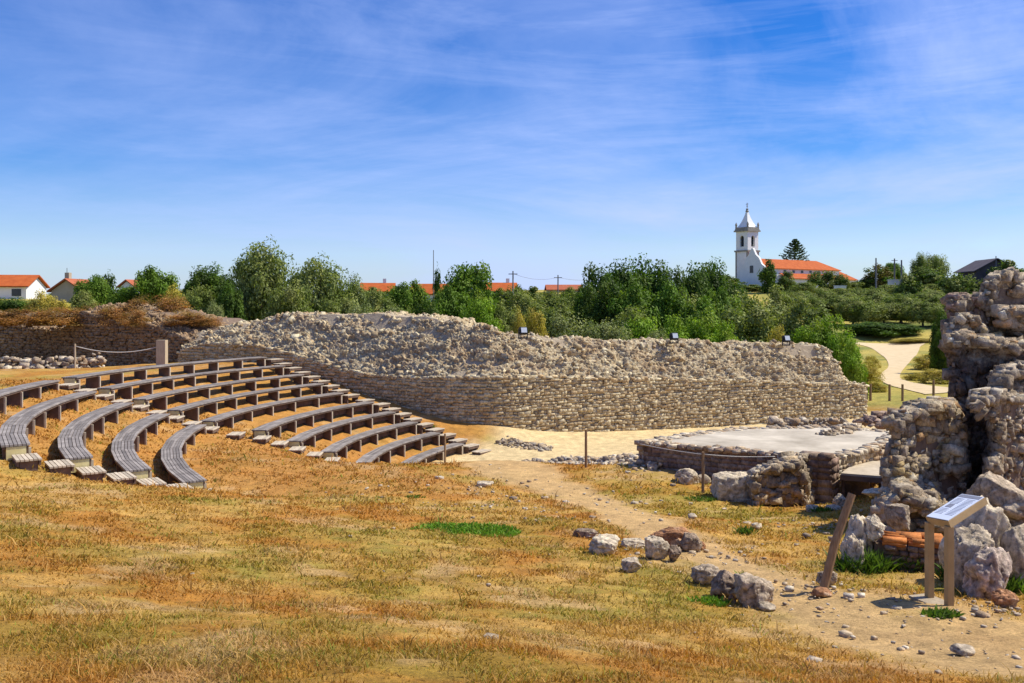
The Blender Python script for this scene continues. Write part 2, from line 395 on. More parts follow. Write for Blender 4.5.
def hull_shape(rng, n, boxy):
    """an angular stone: the hull of scattered points"""
    if boxy:
        c = np.array([(x, y, z) for x in (-1, 1) for y in (-1, 1) for z in (-1, 1)], float)
        P = c * rng.uniform(.90, 1.0, (8, 3)) if boxy == 2 else np.concatenate([c * rng.uniform(.72, 1.0, (8, 3)), c * np.array([1, .8, .75]) * rng.uniform(.8, 1.05, (8, 3)), rng.normal(size=(n, 3)) * .55])
    else:
        P = rng.normal(size=(n, 3)); P /= np.linalg.norm(P, axis=1)[:, None]; P *= rng.uniform(.62, 1.12, (n, 1)); P *= rng.uniform(.75, 1.15, 3)
    bm = bmesh.new()
    for p in P: bm.verts.new(p)
    r = bmesh.ops.convex_hull(bm, input=list(bm.verts)); bmesh.ops.delete(bm, geom=list({v for v in bm.verts if not v.link_faces}), context='VERTS')
    bmesh.ops.triangulate(bm, faces=list(bm.faces)); bmesh.ops.recalc_face_normals(bm, faces=list(bm.faces)); bm.verts.index_update()
    V = np.array([v.co[:] for v in bm.verts]); T = np.array([[v.index for v in f.verts] for f in bm.faces]); bm.free()
    return V, T
ROCK = {k: [hull_shape(_r, n_, False) for _ in range(22)] + [hull_shape(_r, 2, True) for _ in range(12)] for k, n_ in ((1, 9), (2, 11), (3, 15))}
BLOCK = {k: [hull_shape(_r, 4 * k, True) for _ in range(24)] for k in (1, 2, 3)}
SLAB = {1: [hull_shape(_r, 0, 2) for _ in range(24)]}

def rotm(ax, ang):
    return np.array(Matrix.Rotation(ang, 3, Vector(ax)))
def frame(n):
    n = np.asarray(n, float); n = n / np.linalg.norm(n)
    u = np.cross((0, 0, 1.0), n)
    if np.linalg.norm(u) < 0.2: u = np.array([1.0, 0, 0]); u -= n * (u @ n)
    u /= np.linalg.norm(u); w = np.cross(n, u)
    return np.stack([u, w, n], 1)
class Rocks:
    def __init__(s, seed=0): s.V = []; s.T = []; s.C = []; s.n = 0; s.r = np.random.default_rng(seed)
    def add(s, lib, sub, pos, size, col, R=None):
        V, T = lib[sub][s.r.integers(len(lib[sub]))]; V = V * np.asarray(size)
        if R is not None: V = V @ R.T
        s.V.append(V + pos); s.T.append(T + s.n); s.C.append(np.tile(col, (len(V), 1))); s.n += len(V)
    def build(s, name, mat, parent=None):
        me = np_mesh(name, np.concatenate(s.V), np.concatenate(s.T), np.concatenate(s.C), smooth=False)
        return link(name, me, mat, parent)
TAN = np.array([(0.47, 0.36, 0.235), (0.54, 0.44, 0.31), (0.40, 0.315, 0.22), (0.36, 0.25, 0.155), (0.50, 0.40, 0.29), (0.42, 0.36, 0.29), (0.31, 0.235, 0.165), (0.58, 0.50, 0.38)])
GREY = np.array([(0.42, 0.36, 0.29), (0.50, 0.44, 0.37), (0.35, 0.29, 0.23), (0.29, 0.225, 0.17), (0.46, 0.36, 0.25), (0.58, 0.53, 0.46), (0.38, 0.24, 0.14), (0.50, 0.38, 0.22)])
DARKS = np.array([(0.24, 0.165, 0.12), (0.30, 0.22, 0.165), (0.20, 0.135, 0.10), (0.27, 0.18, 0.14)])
def pick(rng, pal, j=0.12): return np.clip(pal[rng.integers(len(pal))] * rng.uniform(1 - j, 1 + j), 0, 0.9)

def smooth_path(P, n):
    """Catmull-Rom through rows of P, n samples"""
    P = np.asarray(P, float); Q = np.vstack([2 * P[0] - P[1], P, 2 * P[-1] - P[-2]])
    ts = np.linspace(0, len(P) - 1.0001, n); out = []
    for t in ts:
        i = int(t); f = t - i; a, b, c, d = Q[i:i + 4]
        out.append(0.5 * ((2 * b) + (c - a) * f + (2 * a - 5 * b + 4 * c - d) * f * f + (3 * b - a - 3 * c + d) * f ** 3))
    return np.array(out)

def ruin_wall(name, nodes, label, cat, zbase, setback, topw, pal, seed, core, course=0.17, up=0.2, coursed=True):
    """nodes: (px, Y, top_py, ledge_py) from right to left; coursed face below the ledge, battered rubble above it, over the top and down the back"""
    rng = np.random.default_rng(seed)
    P = np.array([[(px - 512) * Y / F, Y, EZ - (tp - HZ) * (Y + sb) / F, EZ - (lp - HZ) * Y / F, sb] for px, Y, tp, lp, sb in [(*q, setback)[:5] for q in nodes]])
    S = smooth_path(P, 260)
    d = np.gradient(S[:, :2], axis=0); L = np.r_[0, np.cumsum(np.hypot(*np.diff(S[:, :2], axis=0).T))]
    d /= np.linalg.norm(d, axis=1)[:, None]
    nrm = np.stack([-d[:, 1], d[:, 0]], 1)                      # going right to left: this points at the camera side after the check below
    if nrm[130, 1] > 0: nrm = -nrm
    def sample(l):
        i = np.clip(np.searchsorted(L, l) - 1, 0, len(L) - 2); f = (l - L[i]) / (L[i + 1] - L[i])
        return S[i] * (1 - f) + S[i + 1] * f, nrm[i] * (1 - f) + nrm[i + 1] * f
    # profile at l: bottom front, ledge front, ledge back, top front, top back, bottom back
    secs = []
    for l in np.linspace(0, L[-1], 160):
        s, n = sample(l); p = s[:2]; setback = s[4]; jag = (fbm(np.array([l * 0.9]), np.array([seed * 3.1]), 5, 4)[0] - 0.5) * 0.35
        top = max(s[2] + jag - 0.12, s[3] + 0.05)
        q = lambda off, z: (p[0] - n[0] * off, p[1] - n[1] * off, z)
        secs.append([q(0.07, zbase - 0.4), q(0.07, s[3] - 0.03), q(0.22, s[3] - 0.03), q(setback * 0.6 + 0.1, (s[3] + top) / 2), q(setback, top), q(setback + topw, top), q(setback + topw + 0.3, zbase - 0.4)])
    V = np.array(secs).reshape(-1, 3); m = 7; nS = len(secs)
    i = (np.arange(nS - 1)[:, None] * m + np.arange(m - 1)[None, :]).ravel()
    Fc = [(a, a + 1, a + m + 1, a + m) for a in i] + [tuple(range(m))[::-1], tuple((nS - 1) * m + k for k in range(m))]
    mb = MB(); mb.add(V, Fc); root = mb.build(name, core)
    tag(root, label, cat)
    fac = Rocks(seed + 1)
    z = zbase - 0.1; zmax = S[:, 3].max()
    while z < zmax:
        h = course * rng.uniform(0.7, 1.3); l = rng.uniform(0, 0.2)
        while l < L[-1]:
            w = course * rng.uniform(0.7, 2.4); s, n = sample(l + w / 2)
            if z + h * 0.6 < s[3]:
                R = frame((n[0], n[1], 0)); jit = rng.uniform(-0.05, -0.01) if coursed else rng.uniform(-0.06, 0.05)
                pos = np.array([s[0] - n[0] * 0.04 + n[0] * jit, s[1] - n[1] * 0.04 + n[1] * jit, z + h / 2])
                hs_ = h * rng.uniform(.75, 1.1)
                fac.add(BLOCK if rng.random() < .8 else ROCK, 2, pos + np.array([0, 0, rng.uniform(-.2, .2) * h]), (w * 0.56, hs_ * 0.56, 0.1), pick(rng, pal, .1) * .65 + pal.mean(0) * .35, R @ rotm((0, 0, 1), rng.normal() * (0.07 if coursed else 0.25)))
            l += w
        z += h
    if fac.V: fac.build('coursed_facing', M['stone'], root)
    # one eroded skin of rubble set in mortar: up the batter, over the top and a little down the back
    res = 0.048; ls = np.arange(0, L[-1], res); rows = []; nus = 118
    for l in ls:
        s, n = sample(l); setback = s[4]
        jag = (fbm(np.array([l * 0.9]), np.array([seed * 3.1]), 5, 4)[0] - 0.5) * 0.35
        top = max(s[2] + jag - 0.12, s[3] + 0.05)
        pr = np.array([(0.02, s[3] - .06), (setback * 0.55, s[3] + (top - s[3]) * .56), (setback, top), (setback + topw, top), (setback + topw + 0.25, top - 1.2)])
        sg = np.r_[0, np.cumsum(np.hypot(*np.diff(pr, axis=0).T))]; uu = np.concatenate([np.linspace(0, sg[2], 78, endpoint=False), np.linspace(sg[2], sg[4], 40)])
        off = np.interp(uu, sg, pr[:, 0]); zz = np.interp(uu, sg, pr[:, 1])
        rows.append(np.stack([s[0] - n[0] * off, s[1] - n[1] * off, zz], 1))
    G = np.array(rows); gl, gu = np.gradient(G, axis=0), np.gradient(G, axis=1)
    nn = np.cross(gl, gu); nn /= np.linalg.norm(nn, axis=2)[..., None] + 1e-9
    if nn[:, 90, 2].mean() < 0: nn = -nn
    P = G.reshape(-1, 3); NN = nn.reshape(-1, 3); w_ = np.stack([fbm(P[:, 0] * 2 + 3 * k, P[:, 2] * 2 + P[:, 1] * 1.3, seed + k, 3) for k in range(3)], 1) - .5
    Q = (P + w_ * .10) * np.array([1, 1, 1.7])
    f1, f2, hid = worley(Q / .25, seed); g1, g2, hid2 = worley(Q / .125 + 31.7, seed + 40)
    big = hid > .74
    e1 = sstep(0.02, .30, f2 - f1) * (.35 + 1.0 * hid); e2 = sstep(0.02, .35, g2 - g1) * (.3 + .8 * hid2)
    lar = fbm(P[:, 0] * .55 + P[:, 1] * .3, P[:, 2] * 1.0 + P[:, 1] * .4, seed + 11, 4) - .5
    pit = sstep(.56, .66, fbm(P[:, 0] * 1.5 + 9, P[:, 2] * 2.2 + P[:, 1], seed + 21, 3))
    D = np.where(big, e1 * .12, e2 * .08) + lar * .42 - pit * .14 + (vnoise(P[:, 0] * 13 + P[:, 1] * 9, P[:, 2] * 17, 3) - .5) * .035
    P2 = P + NN * (D - .03)[:, None]
    pa = np.array(pal); ci = (np.where(big, hid * 7919, hid2 * 6353) % 1 * len(pa)).astype(int); c = pa[np.clip(ci, 0, len(pa) - 1)] * (.85 + .35 * np.where(big, hid2, hid))[:, None]
    mort = np.where(big, sstep(.02, .14, f2 - f1), sstep(.02, .16, g2 - g1))[:, None]
    c = np.array((.36, .28, .19)) * (1 - mort) + c * mort
    st_ = sstep(.5, .7, fbm(P[:, 0] * .8, P[:, 2] * 1.6 + P[:, 1] * .5, seed + 33, 4))[:, None]; c = c * (1 - .45 * st_) + np.array((.33, .215, .12)) * .45 * st_
    nr, nc = G.shape[:2]; ii = (np.arange(nr - 1)[:, None] * nc + np.arange(nc - 1)[None, :]).ravel()
    link('eroded_core', np_mesh('eroded_core', P2, np.stack([ii, ii + 1, ii + nc + 1, ii + nc], 1), np.clip(c, .02, .9)), M['stone'], root)
    rub = Rocks(seed + 2); l = 0.0
    while l < L[-1]:
        s, n = sample(l); k = min(int(l / res), nr - 1)
        if rng.random() < 0.8:                                      # the broken course that ends at the ledge
            rub.add(BLOCK, 2, np.array([s[0] - n[0] * 0.12, s[1] - n[1] * 0.12, s[3] + rng.uniform(-0.06, 0.05)]), (0.13 * rng.uniform(0.6, 1.6), 0.15, 0.06), np.clip(pick(rng, pal) * 1.12, 0, .8), rotm((0, 0, 1), math.atan2(n[1], n[0]) + 1.57))
        for q in np.r_[rng.integers(0, 76, 3), rng.integers(70, nc - 18, 4)]:
            sz = rng.uniform(.04, .10) if rng.random() < .92 else rng.uniform(.12, .19)
            rub.add(ROCK, 1, P2.reshape(nr, nc, 3)[k, q] + nn[k, q] * .01, (sz * 1.2, sz * rng.uniform(.6, 1), sz * rng.uniform(.4, .7)), pick(rng, pal, .2), frame(nn[k, q] + rng.normal(size=3) * .4) @ rotm((0, 0, 1), rng.normal() * .4))
        l += .13
    rub.build('loose_stones', M['stone'], root)
    return root, sample, L

ruin_wall('ruined_wall', [(868, 48.7, 387, 385.5, .9), (850, 48.2, 372, 385, .9), (841, 47.9, 347, 384.5, 1.0), (790, 46.6, 343, 383, 1.3), (700, 44.6, 341, 380, 1.4), (600, 42.4, 338, 378, 1.5), (540, 41.1, 333, 377, 1.7), (495, 40.5, 327, 376, 2.1),
                          (440, 40.7, 320, 378, 2.6), (380, 42.0, 315, 376, 2.7), (340, 43.0, 312, 369, 2.6), (290, 44.3, 312, 354, 2.3), (255, 45.4, 314, 346, 2.0), (215, 46.6, 323, 344, 1.6), (180, 47.4, 331, 350, 1.4)],
          'long pale ruined stone wall curving behind the benches, coursed below and rubble above', 'wall', 0.0, 1.0, 2.4, TAN * np.array((1.06, 1.06, .92)), 100, M['mortar'], 0.145, 0.15)
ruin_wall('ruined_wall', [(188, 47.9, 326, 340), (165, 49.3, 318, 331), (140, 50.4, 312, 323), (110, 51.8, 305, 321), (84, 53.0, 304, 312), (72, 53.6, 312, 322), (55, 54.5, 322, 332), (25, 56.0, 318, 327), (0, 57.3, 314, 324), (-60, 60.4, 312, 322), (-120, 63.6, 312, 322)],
          'dark shaded ruined wall topped with dry grass at the far left, behind a low rubble line', 'wall', 1.6, 1.8, 3.0, TAN * np.array((.62, .52, .42)), 200, M['dark_mortar'], 0.17, 0.18, False)  # earthy brown palette, darkened further to stand in for deep shade

# ------------------------------------------------------------------ benches
def polar(R, t, z): return Vector((CX + R * math.cos(t), CY + R * math.sin(t), z))
ORD = ['first', 'second', 'third', 'fourth', 'fifth', 'sixth', 'seventh', 'eighth', 'ninth', 'tenth']
SLATS, SW, SG, ST = 7, 0.062, 0.013, 0.04
def bench(r, t0, t1, label, group, board=False):
    R, z = row_R(r), row_z(r)
    n = max(2, round(abs(t1 - t0) * R / 1.6))
    root = empty('curved_bench', polar(R, (t0 + t1) / 2, z - SEAT_H)); tag(root, label, 'bench', group)
    inv = Vector(root.location); ts = [t0 + (t1 - t0) * i / n for i in range(n + 1)]
    wid = SLATS * SW + (SLATS - 1) * SG
    mb = MB(); rng = random.Random(r * 31 + int(t0 * 100))
    for k in range(SLATS):
        r0 = R - wid / 2 + k * (SW + SG); r1 = r0 + SW
        for i in range(n):
            dz = rng.uniform(-0.003, 0.003); e0 = 0.04 if i == 0 else -0.002; e1 = 0.04 if i == n - 1 else -0.002
            ta = ts[i] - math.copysign(e0, t1 - t0) / R; tb = ts[i + 1] + math.copysign(e1, t1 - t0) / R
            P = [polar(rr, tt, z + dz - ST * q) - inv for q in (1, 0) for rr, tt in ((r0, ta), (r1, ta), (r1, tb), (r0, tb))]
            mb.hexa(P)
    mb.build('seat', M['slat'], root)
    mb = MB()                                           # bearers under the slats
    for i in range(n):
        for rr in (R - wid / 2 + 0.05, R + wid / 2 - 0.05):
            P = [polar(rr + dr, tt, z - ST - 0.002 - q) - inv for q in (0.055, 0) for dr, tt in ((-0.025, ts[i]), (0.025, ts[i]), (0.025, ts[i + 1]), (-0.025, ts[i + 1]))]
            mb.hexa(P)
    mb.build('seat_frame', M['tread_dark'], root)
    if board:
        mb = MB()  # dark boards added under the seat to stand in for shade
        for i in range(n):
            P = [polar(rr, tt, zz) - inv for zz in (z - SEAT_H * .80, z - ST - 0.058) for rr, tt in ((R + .03, ts[i]), (R + .06, ts[i]), (R + .06, ts[i + 1]), (R + .03, ts[i + 1]))]
            mb.hexa(P)
        mb.build('shade_board', M['tread_dark'], root)
    for i in range(n + 1):
        ht = 0.04 / R; tt = ts[i] + (0.12 / R if i == 0 else -0.12 / R if i == n else 0) * math.copysign(1, t1 - t0)
        lo = z - SEAT_H - 0.25
        P = [polar(rr, tt + q * ht, zz) - inv for zz in (lo, z - ST - 0.06) for rr, q in ((R - wid / 2 + 0.02, -1), (R + wid / 2 - 0.03, -1), (R + wid / 2 - 0.03, 1), (R - wid / 2 + 0.02, 1))]
        lg = MB().hexa(P).build('leg', M['tread_dark'], root)  # leg sides coloured dark for shade, unlike the pale front piece
        P = [polar(rr, tt + q * ht * .75, zz) - inv for zz in (lo, z - ST - 0.058) for rr, q in ((R - wid / 2 - 0.03, -1), (R - wid / 2 + 0.018, -1), (R - wid / 2 + 0.018, 1), (R - wid / 2 - 0.03, 1))]
        MB().hexa(P).build('leg_front', M['leg'], lg)
    te = max(t0, t1); tb_ = te + 0.003; ta_ = te - 0.03
    P = [polar(rr, tt - 0.045 / R, zz) - inv for zz in (z - SEAT_H * .72, z - ST - 0.01) for rr, tt in ((R - wid / 2 + .07, ta_ + .028), (R + wid / 2 - .09, ta_ + .028), (R + wid / 2 - .09, tb_), (R - wid / 2 + .07, tb_))]
    MB().hexa(P).build('end_panel', M['yellow'], root)
    return root
GB = 'curved benches of the seating bank'
for r in range(1, 11):
    bench(r, TB, TC, f'{ORD[r-1]} long curved slatted bench counting down from the top of the right-hand block', GB, r >= 5)
for r in range(1, 6):
    bench(r, TA1, 3.46 if r == 1 else TA0, f'{ORD[r-1]} curved slatted bench counting down from the top of the left-hand block', GB, r >= 2)

def tread(R, t, z, label, group, wide=0.82, deep=0.46, block=False):
    p = polar(R, t, z); g = gz(p.x, p.y)
    root = empty('slatted_step', (p.x, p.y, min(g, z - 0.1)), t + math.pi / 2); tag(root, label, 'step', group)
    h = z - root.location.z; mb = MB(); rng = random.Random(int(R * 100 + t * 1000))
    for k in range(6):
        y = -deep / 2 + deep * (k + 0.5) / 6
        mb.box((rng.uniform(-.01, .01), y, h - 0.018 + rng.uniform(-.003, .003)), (wide, deep / 6 - 0.014, 0.036))
    mb.build('tread', M['tread'], root)
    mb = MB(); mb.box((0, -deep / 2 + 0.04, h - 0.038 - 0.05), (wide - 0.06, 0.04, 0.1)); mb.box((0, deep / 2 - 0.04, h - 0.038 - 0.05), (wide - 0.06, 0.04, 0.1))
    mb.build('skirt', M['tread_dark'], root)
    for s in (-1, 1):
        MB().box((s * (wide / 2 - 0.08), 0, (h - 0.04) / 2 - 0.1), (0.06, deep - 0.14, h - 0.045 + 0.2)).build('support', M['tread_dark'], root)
    return root
for r in range(1, 11):
    R, z = row_R(r), row_z(r)
    nxt = (row_R(r) - row_R(r + 1)) if r < 10 else DR
    for k, (dr, dz) in enumerate(((0.22, -0.12), (0.22 + nxt / 2, -0.12 - HR / 2))):
        where = 'level with' if k == 0 else 'just below'
        tread(R - dr, TC - 0.52 / R, z + dz, f'pale step beside the wall, {where} the {ORD[r-1]} long bench from the top', 'steps beside the long wall')
        if r <= 8:
            tread(R - dr, (TB + (TA1 - TB) / 2) if r <= 5 else TB + 0.5 / R, z + dz - 0.06, f'pale step of the middle stair, {where} the {ORD[r-1]} long bench from the top', 'steps of the middle stair', 0.8, 0.46, k == 0)
for r in range(2, 6):
    R, z = row_R(r), row_z(r)
    for k, (dr, dz) in enumerate(((0.15, -0.2), (0.15 + DR / 2, -0.2 - HR / 2))):
        if r == 5 and k: continue
        where = 'at the near end of' if k == 0 else 'just below the near end of'
        tread(R - dr, TA0 + 0.44 / R, z + dz, f'weathered slatted step {where} the {ORD[r-1]} left-hand bench from the top', 'steps at the near ends of the left benches', 0.8, 0.46, k == 0)

# ------------------------------------------------------------------ posts and ropes
def post(px, py, h, w, label, name='wooden_post', mat='post', lean=(0, 0), cat='post', rnd=True, group=None, loc=None):
    p = place(px, py) if loc is None else np.array([loc[0], loc[1], gz(*loc)])
    o = MB()
    top = (lean[0], lean[1], h)
    if rnd: o.tube([(0, 0, -0.25), (lean[0] * .5, lean[1] * .5, h * .5), top], [w / 2, w / 2 * 0.97, w / 2 * 0.9], 9)
    else: o.box((0, 0, h / 2 - 0.12), (w, w * 0.8, h + 0.25))
    ob = o.build(name, M[mat]); ob.location = p
    tag(ob, label, cat, group)
    return p + np.array(top)
pA = post(445, 463, 1.12, 0.085, 'thin wooden post in front of the lowest benches')
pB = post(586, 468, 1.05, 0.08, 'thin wooden post on the worn ground before the long wall')
pC = post(703, 493, 1.02, 0.075, 'thin wooden post in front of the dark platform wall')
pD = post(0, 0, 1.1, 0.09, 'thin grey post at the left end of the sagging rope', loc=at(75, 371, 40.5)[:2], mat='graypost')
pE = post(0, 0, 1.15, 0.42, 'thick square timber post against the dark left wall', loc=at(162, 368, 41.5)[:2], mat='graypost', rnd=False)
leanp = place(818, 592)
post(818, 592, 1.14, 0.105, 'leaning square timber post beside the path at the rubble pillar', lean=(0.45, 0.12), mat='post')
def rope(a, b, sag, r, label, mat='rope', name='rope'):
    a, b = np.array(a), np.array(b); pts = []
    for i in range(17):
        t = i / 16; p = a * (1 - t) + b * t; p = p - np.array([0, 0, sag * 4 * t * (1 - t)]); pts.append(p)
    tag(MB().tube(pts, r, 6).build(name, M[mat], smooth=True), label, 'rope')
rope(pD - (0, 0, .1), pE - (0, -0.1, 0.25), 0.3, 0.022, 'pale rope sagging between a thin post and a thick square post')
rope(at(640, 444, 25.0), pC - (0.03, 0, .06), 0.02, 0.011, 'thin cable strung from the platform corner to the wooden post')
rope(pC - (-0.03, 0, .06), at(775, 456.5, 22.6), 0.03, 0.011, 'thin cable strung from the wooden post along the platform wall')

# ------------------------------------------------------------------ the stone platform
plat = empty('stone_platform', at(760, 480, 24.5)); tag(plat, 'low masonry platform with pale screed floor and a dark shaded front', 'platform')
PO = np.array(plat.location)
ZT = EZ - 3.78
PC = [at(640, 441, 25.3)[:2], at(831, 457.5, 22.6)[:2], at(884, 445, 24.6)[:2], at(905, 431, 27.3)[:2], at(838, 426.5, 28.4)[:2], at(745, 427, 28.3)[:2], at(690, 433, 27.0)[:2]]
def poly_prism(mb, P, z0, z1):
    n = len(P); V = [(p[0], p[1], z0) for p in P] + [(p[0], p[1], z1) for p in P]
    mb.add(V, [tuple(range(n))[::-1], tuple(range(n, 2 * n))] + [(i, (i + 1) % n, (i + 1) % n + n, i + n) for i in range(n)])
def shrink(P, k):
    c = np.mean(P, 0); return [c + (p - c) * k for p in P]
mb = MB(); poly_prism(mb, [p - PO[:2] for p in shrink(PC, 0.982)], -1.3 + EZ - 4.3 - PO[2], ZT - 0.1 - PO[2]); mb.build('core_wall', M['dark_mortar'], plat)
mb = MB(); poly_prism(mb, [p - PO[:2] for p in shrink(PC, 0.93)], ZT - 0.095 - PO[2], ZT - 0.03 - PO[2]); mb.build('floor_slab', M['slab'], plat)
rng = np.random.default_rng(42); rk = Rocks(43); cop = Rocks(44)
for i in range(len(PC)):
    a, b = PC[i], PC[(i + 1) % len(PC)]; d = b - a; Ls = np.linalg.norm(d); d = d / Ls; n = np.array([d[1], -d[0]])
    z = EZ - 5.6
    while z < ZT - 0.12:
        h = rng.uniform(0.09, 0.15); l = 0.0
        while l < Ls:
            w = rng.uniform(0.12, 0.36)
            p = a + d * min(l + w / 2, Ls - 0.05) + n * rng.uniform(-0.055, -0.04)
            rk.add(SLAB, 1, np.array([*p, z + h / 2]) - PO, (w * .52, h * .52, 0.085), pick(rng, DARKS if i == 0 else TAN), frame((n[0], n[1], 0)) @ rotm((0, 0, 1), rng.normal() * 0.05))  # front side only: darker stone colours stand in for its shade
            l += w
        z += h
    l = 0.0
    while l < Ls:
        w = rng.uniform(0.12, 0.3)
        for q in (0.0, 0.14, 0.29):
            p = a + d * min(l + w / 2, Ls) - n * (q + rng.uniform(-.05, .05))
            cop.add(BLOCK if rng.random() < 0.6 else ROCK, 2, np.array([*p, ZT - 0.06 + rng.uniform(-0.025, 0.02)]) - PO, (w * .42, 0.13, rng.uniform(.035, .08)), pick(rng, TAN, .2) * 1.08, rotm((0, 0, 1), math.atan2(d[1], d[0]) + rng.normal() * .2))
        l += w * 0.95
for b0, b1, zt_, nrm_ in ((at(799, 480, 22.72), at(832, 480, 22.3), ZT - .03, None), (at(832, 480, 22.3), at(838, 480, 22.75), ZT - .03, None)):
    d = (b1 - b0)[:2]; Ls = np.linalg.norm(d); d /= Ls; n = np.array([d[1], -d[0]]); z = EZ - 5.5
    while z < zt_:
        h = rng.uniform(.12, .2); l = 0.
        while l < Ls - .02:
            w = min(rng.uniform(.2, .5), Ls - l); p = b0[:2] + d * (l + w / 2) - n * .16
            rk.add(SLAB, 1, np.array([*p, z + h / 2]) - PO, (w * .515, h * .52, .2), pick(rng, DARKS * 1.1), frame((n[0], n[1], 0))); l += w  # pier stones dark too, the front's shade put into their colour
        z += h
rk.build('stone_face', M['stone'], plat); cop.build('coping', M['stone'], plat)

def rubble_strip(name, pts, wide, hgt, label, cat, pal, seed, size=0.2, kindmat='stone', base=None):
    """a low line of stones laid along a polyline on the ground (or on a given level)"""
    rng = np.random.default_rng(seed); rk = Rocks(seed)
    P = np.array(pts, float); o = np.array([*P.mean(0)[:2], 0]); o[2] = base if base is not None else gz(o[0], o[1])
    for a, b in zip(P[:-1], P[1:]):
        Ls = np.linalg.norm(b - a); nn = max(1, int(Ls / size * (wide / size) * (hgt / size + 0.6) * 2.2))
        for _ in range(nn):
            t = rng.random(); c = a + (b - a) * t; dd = (b - a) / Ls; nrm = np.array([-dd[1], dd[0]])
            q = rng.normal() * wide / 2.6; p = c + nrm * q
            zb = base if base is not None else gz(p[0], p[1])
            hz = hgt * max(0.05, 1 - (abs(q) / (wide * 0.62)) ** 2) * rng.random()
            s = size * rng.uniform(0.35, 0.9)
            rk.add(ROCK, 2, np.array([*p, zb + hz * 0.9]) - o, (s, s * rng.uniform(.6, .9), s * rng.uniform(.45, .75)), pick(rng, pal), rotm((0, 0, 1), rng.uniform(0, 6.3)) @ rotm((1, 0, 0), rng.normal() * .3))
    ob = rk.build(name, M[kindmat]); ob.location = o; tag(ob, label, cat)
    return ob
def wp(px, py, Y): return at(px, py, Y)[:2]
rubble_strip('low_rubble_wall', [wp(770, 424, 29.0), wp(845, 424, 29.2)], 0.55, 0.28, 'low broken wall of stones along the back edge of the platform', 'wall', TAN, 300, 0.2, base=ZT - 0.1)
rubble_strip('rubble_heap', [wp(824, 435, 26.6), wp(838, 432, 27.2), wp(858, 429, 28.0)], 0.3, 0.14, 'small line of tan rubble lying on the pale platform floor', 'rubble', TAN, 301, 0.15, base=ZT - 0.03)
rubble_strip('low_rubble_wall', [wp(862, 430, 29.5), wp(905, 429, 30)], 0.6, 0.35, 'dark low stretch of wall between the platform and the rubble pillar', 'wall', DARKS * 1.3, 302, 0.2, base=ZT - 0.1)
rubble_strip('rubble_heap', [wp(560, 462, 28.0), wp(640, 466, 26.6), wp(675, 474, 25.0)], 1.3, 0.3, 'low heap of pale rubble spilling left of the platform corner', 'rubble', TAN * 1.05, 303, 0.15)
rubble_strip('low_rubble_wall', [wp(-40, 366, 40.8), wp(20, 366, 40.8), wp(85, 368, 41)], 0.8, 0.6, 'low line of tan stones before the dark wall at the far left', 'wall', TAN, 304, 0.26)
rubble_strip('rubble_heap', [wp(86, 370, 41.2), wp(105, 370, 41.2)], 0.5, 0.75, 'heap of stones against the dark wall beside the thin grey post', 'rubble', TAN, 305, 0.3)
rubble_strip('rubble_heap', [wp(500, 440, 38.5), wp(530, 442, 38), wp(552, 441, 38)], 0.7, 0.12, 'scatter of brown stones on the sand at the foot of the long wall', 'rubble', TAN * .85, 306, 0.17)
rubble_strip('rubble_heap', [wp(530, 462, 28), wp(560, 454, 31), wp(570, 447, 34)], 0.9, 0.2, 'loose grey stones at the edge of the sand before the long wall', 'rubble', TAN, 307, 0.15)

# wooden landing beside the platform
lb = empty('landing_board', at(862, 470, 23.0)); lo = np.array(lb.location); tag(lb, 'flat wooden landing with a dark hollow under it at the platform side', 'landing')
Q = [at(841, 473, 22.3), at(882, 476, 21.9), at(890, 462, 24.0), at(858, 461, 24.1)]; zz = EZ - 4.13
mb = MB(); mb.hexa([(q[0] - lo[0], q[1] - lo[1], z - lo[2]) for z in (zz - 0.05, zz) for q in Q]); mb.build('deck', M['tread'], lb)
mb = MB()
for a, b in ((0, 1), (0, 3)):
    p, q = Q[a], Q[b]; d = (q - p)[:2]; L_ = np.linalg.norm(d); c = (p + q) / 2
    mb.box((c[0] - lo[0], c[1] - lo[1], zz - 0.11 - lo[2]), (L_, 0.05, 0.12), math.atan2(d[1], d[0]))
mb.build('edge_beam', M['tread_dark'], lb)
for px, Y in ((843, 22.5), (880, 22.2), (862, 23.9)):
    c = at(px, 470, Y); MB().box((c[0] - lo[0], c[1] - lo[1], zz - 0.6 - lo[2]), (0.06, 0.06, 1.0)).build('leg', M['tread_dark'], lb)
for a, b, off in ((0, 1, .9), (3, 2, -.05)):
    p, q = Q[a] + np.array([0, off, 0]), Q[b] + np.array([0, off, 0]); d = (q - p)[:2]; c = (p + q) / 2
    MB().box((c[0] - lo[0], c[1] - lo[1], zz - 0.95 - lo[2]), (np.linalg.norm(d) + .1, 0.12, 1.75), math.atan2(d[1], d[0])).build('shade_support_wall', M['dark_mortar'], lb)  # landing supports, built as dark walls to make the hollow look shaded


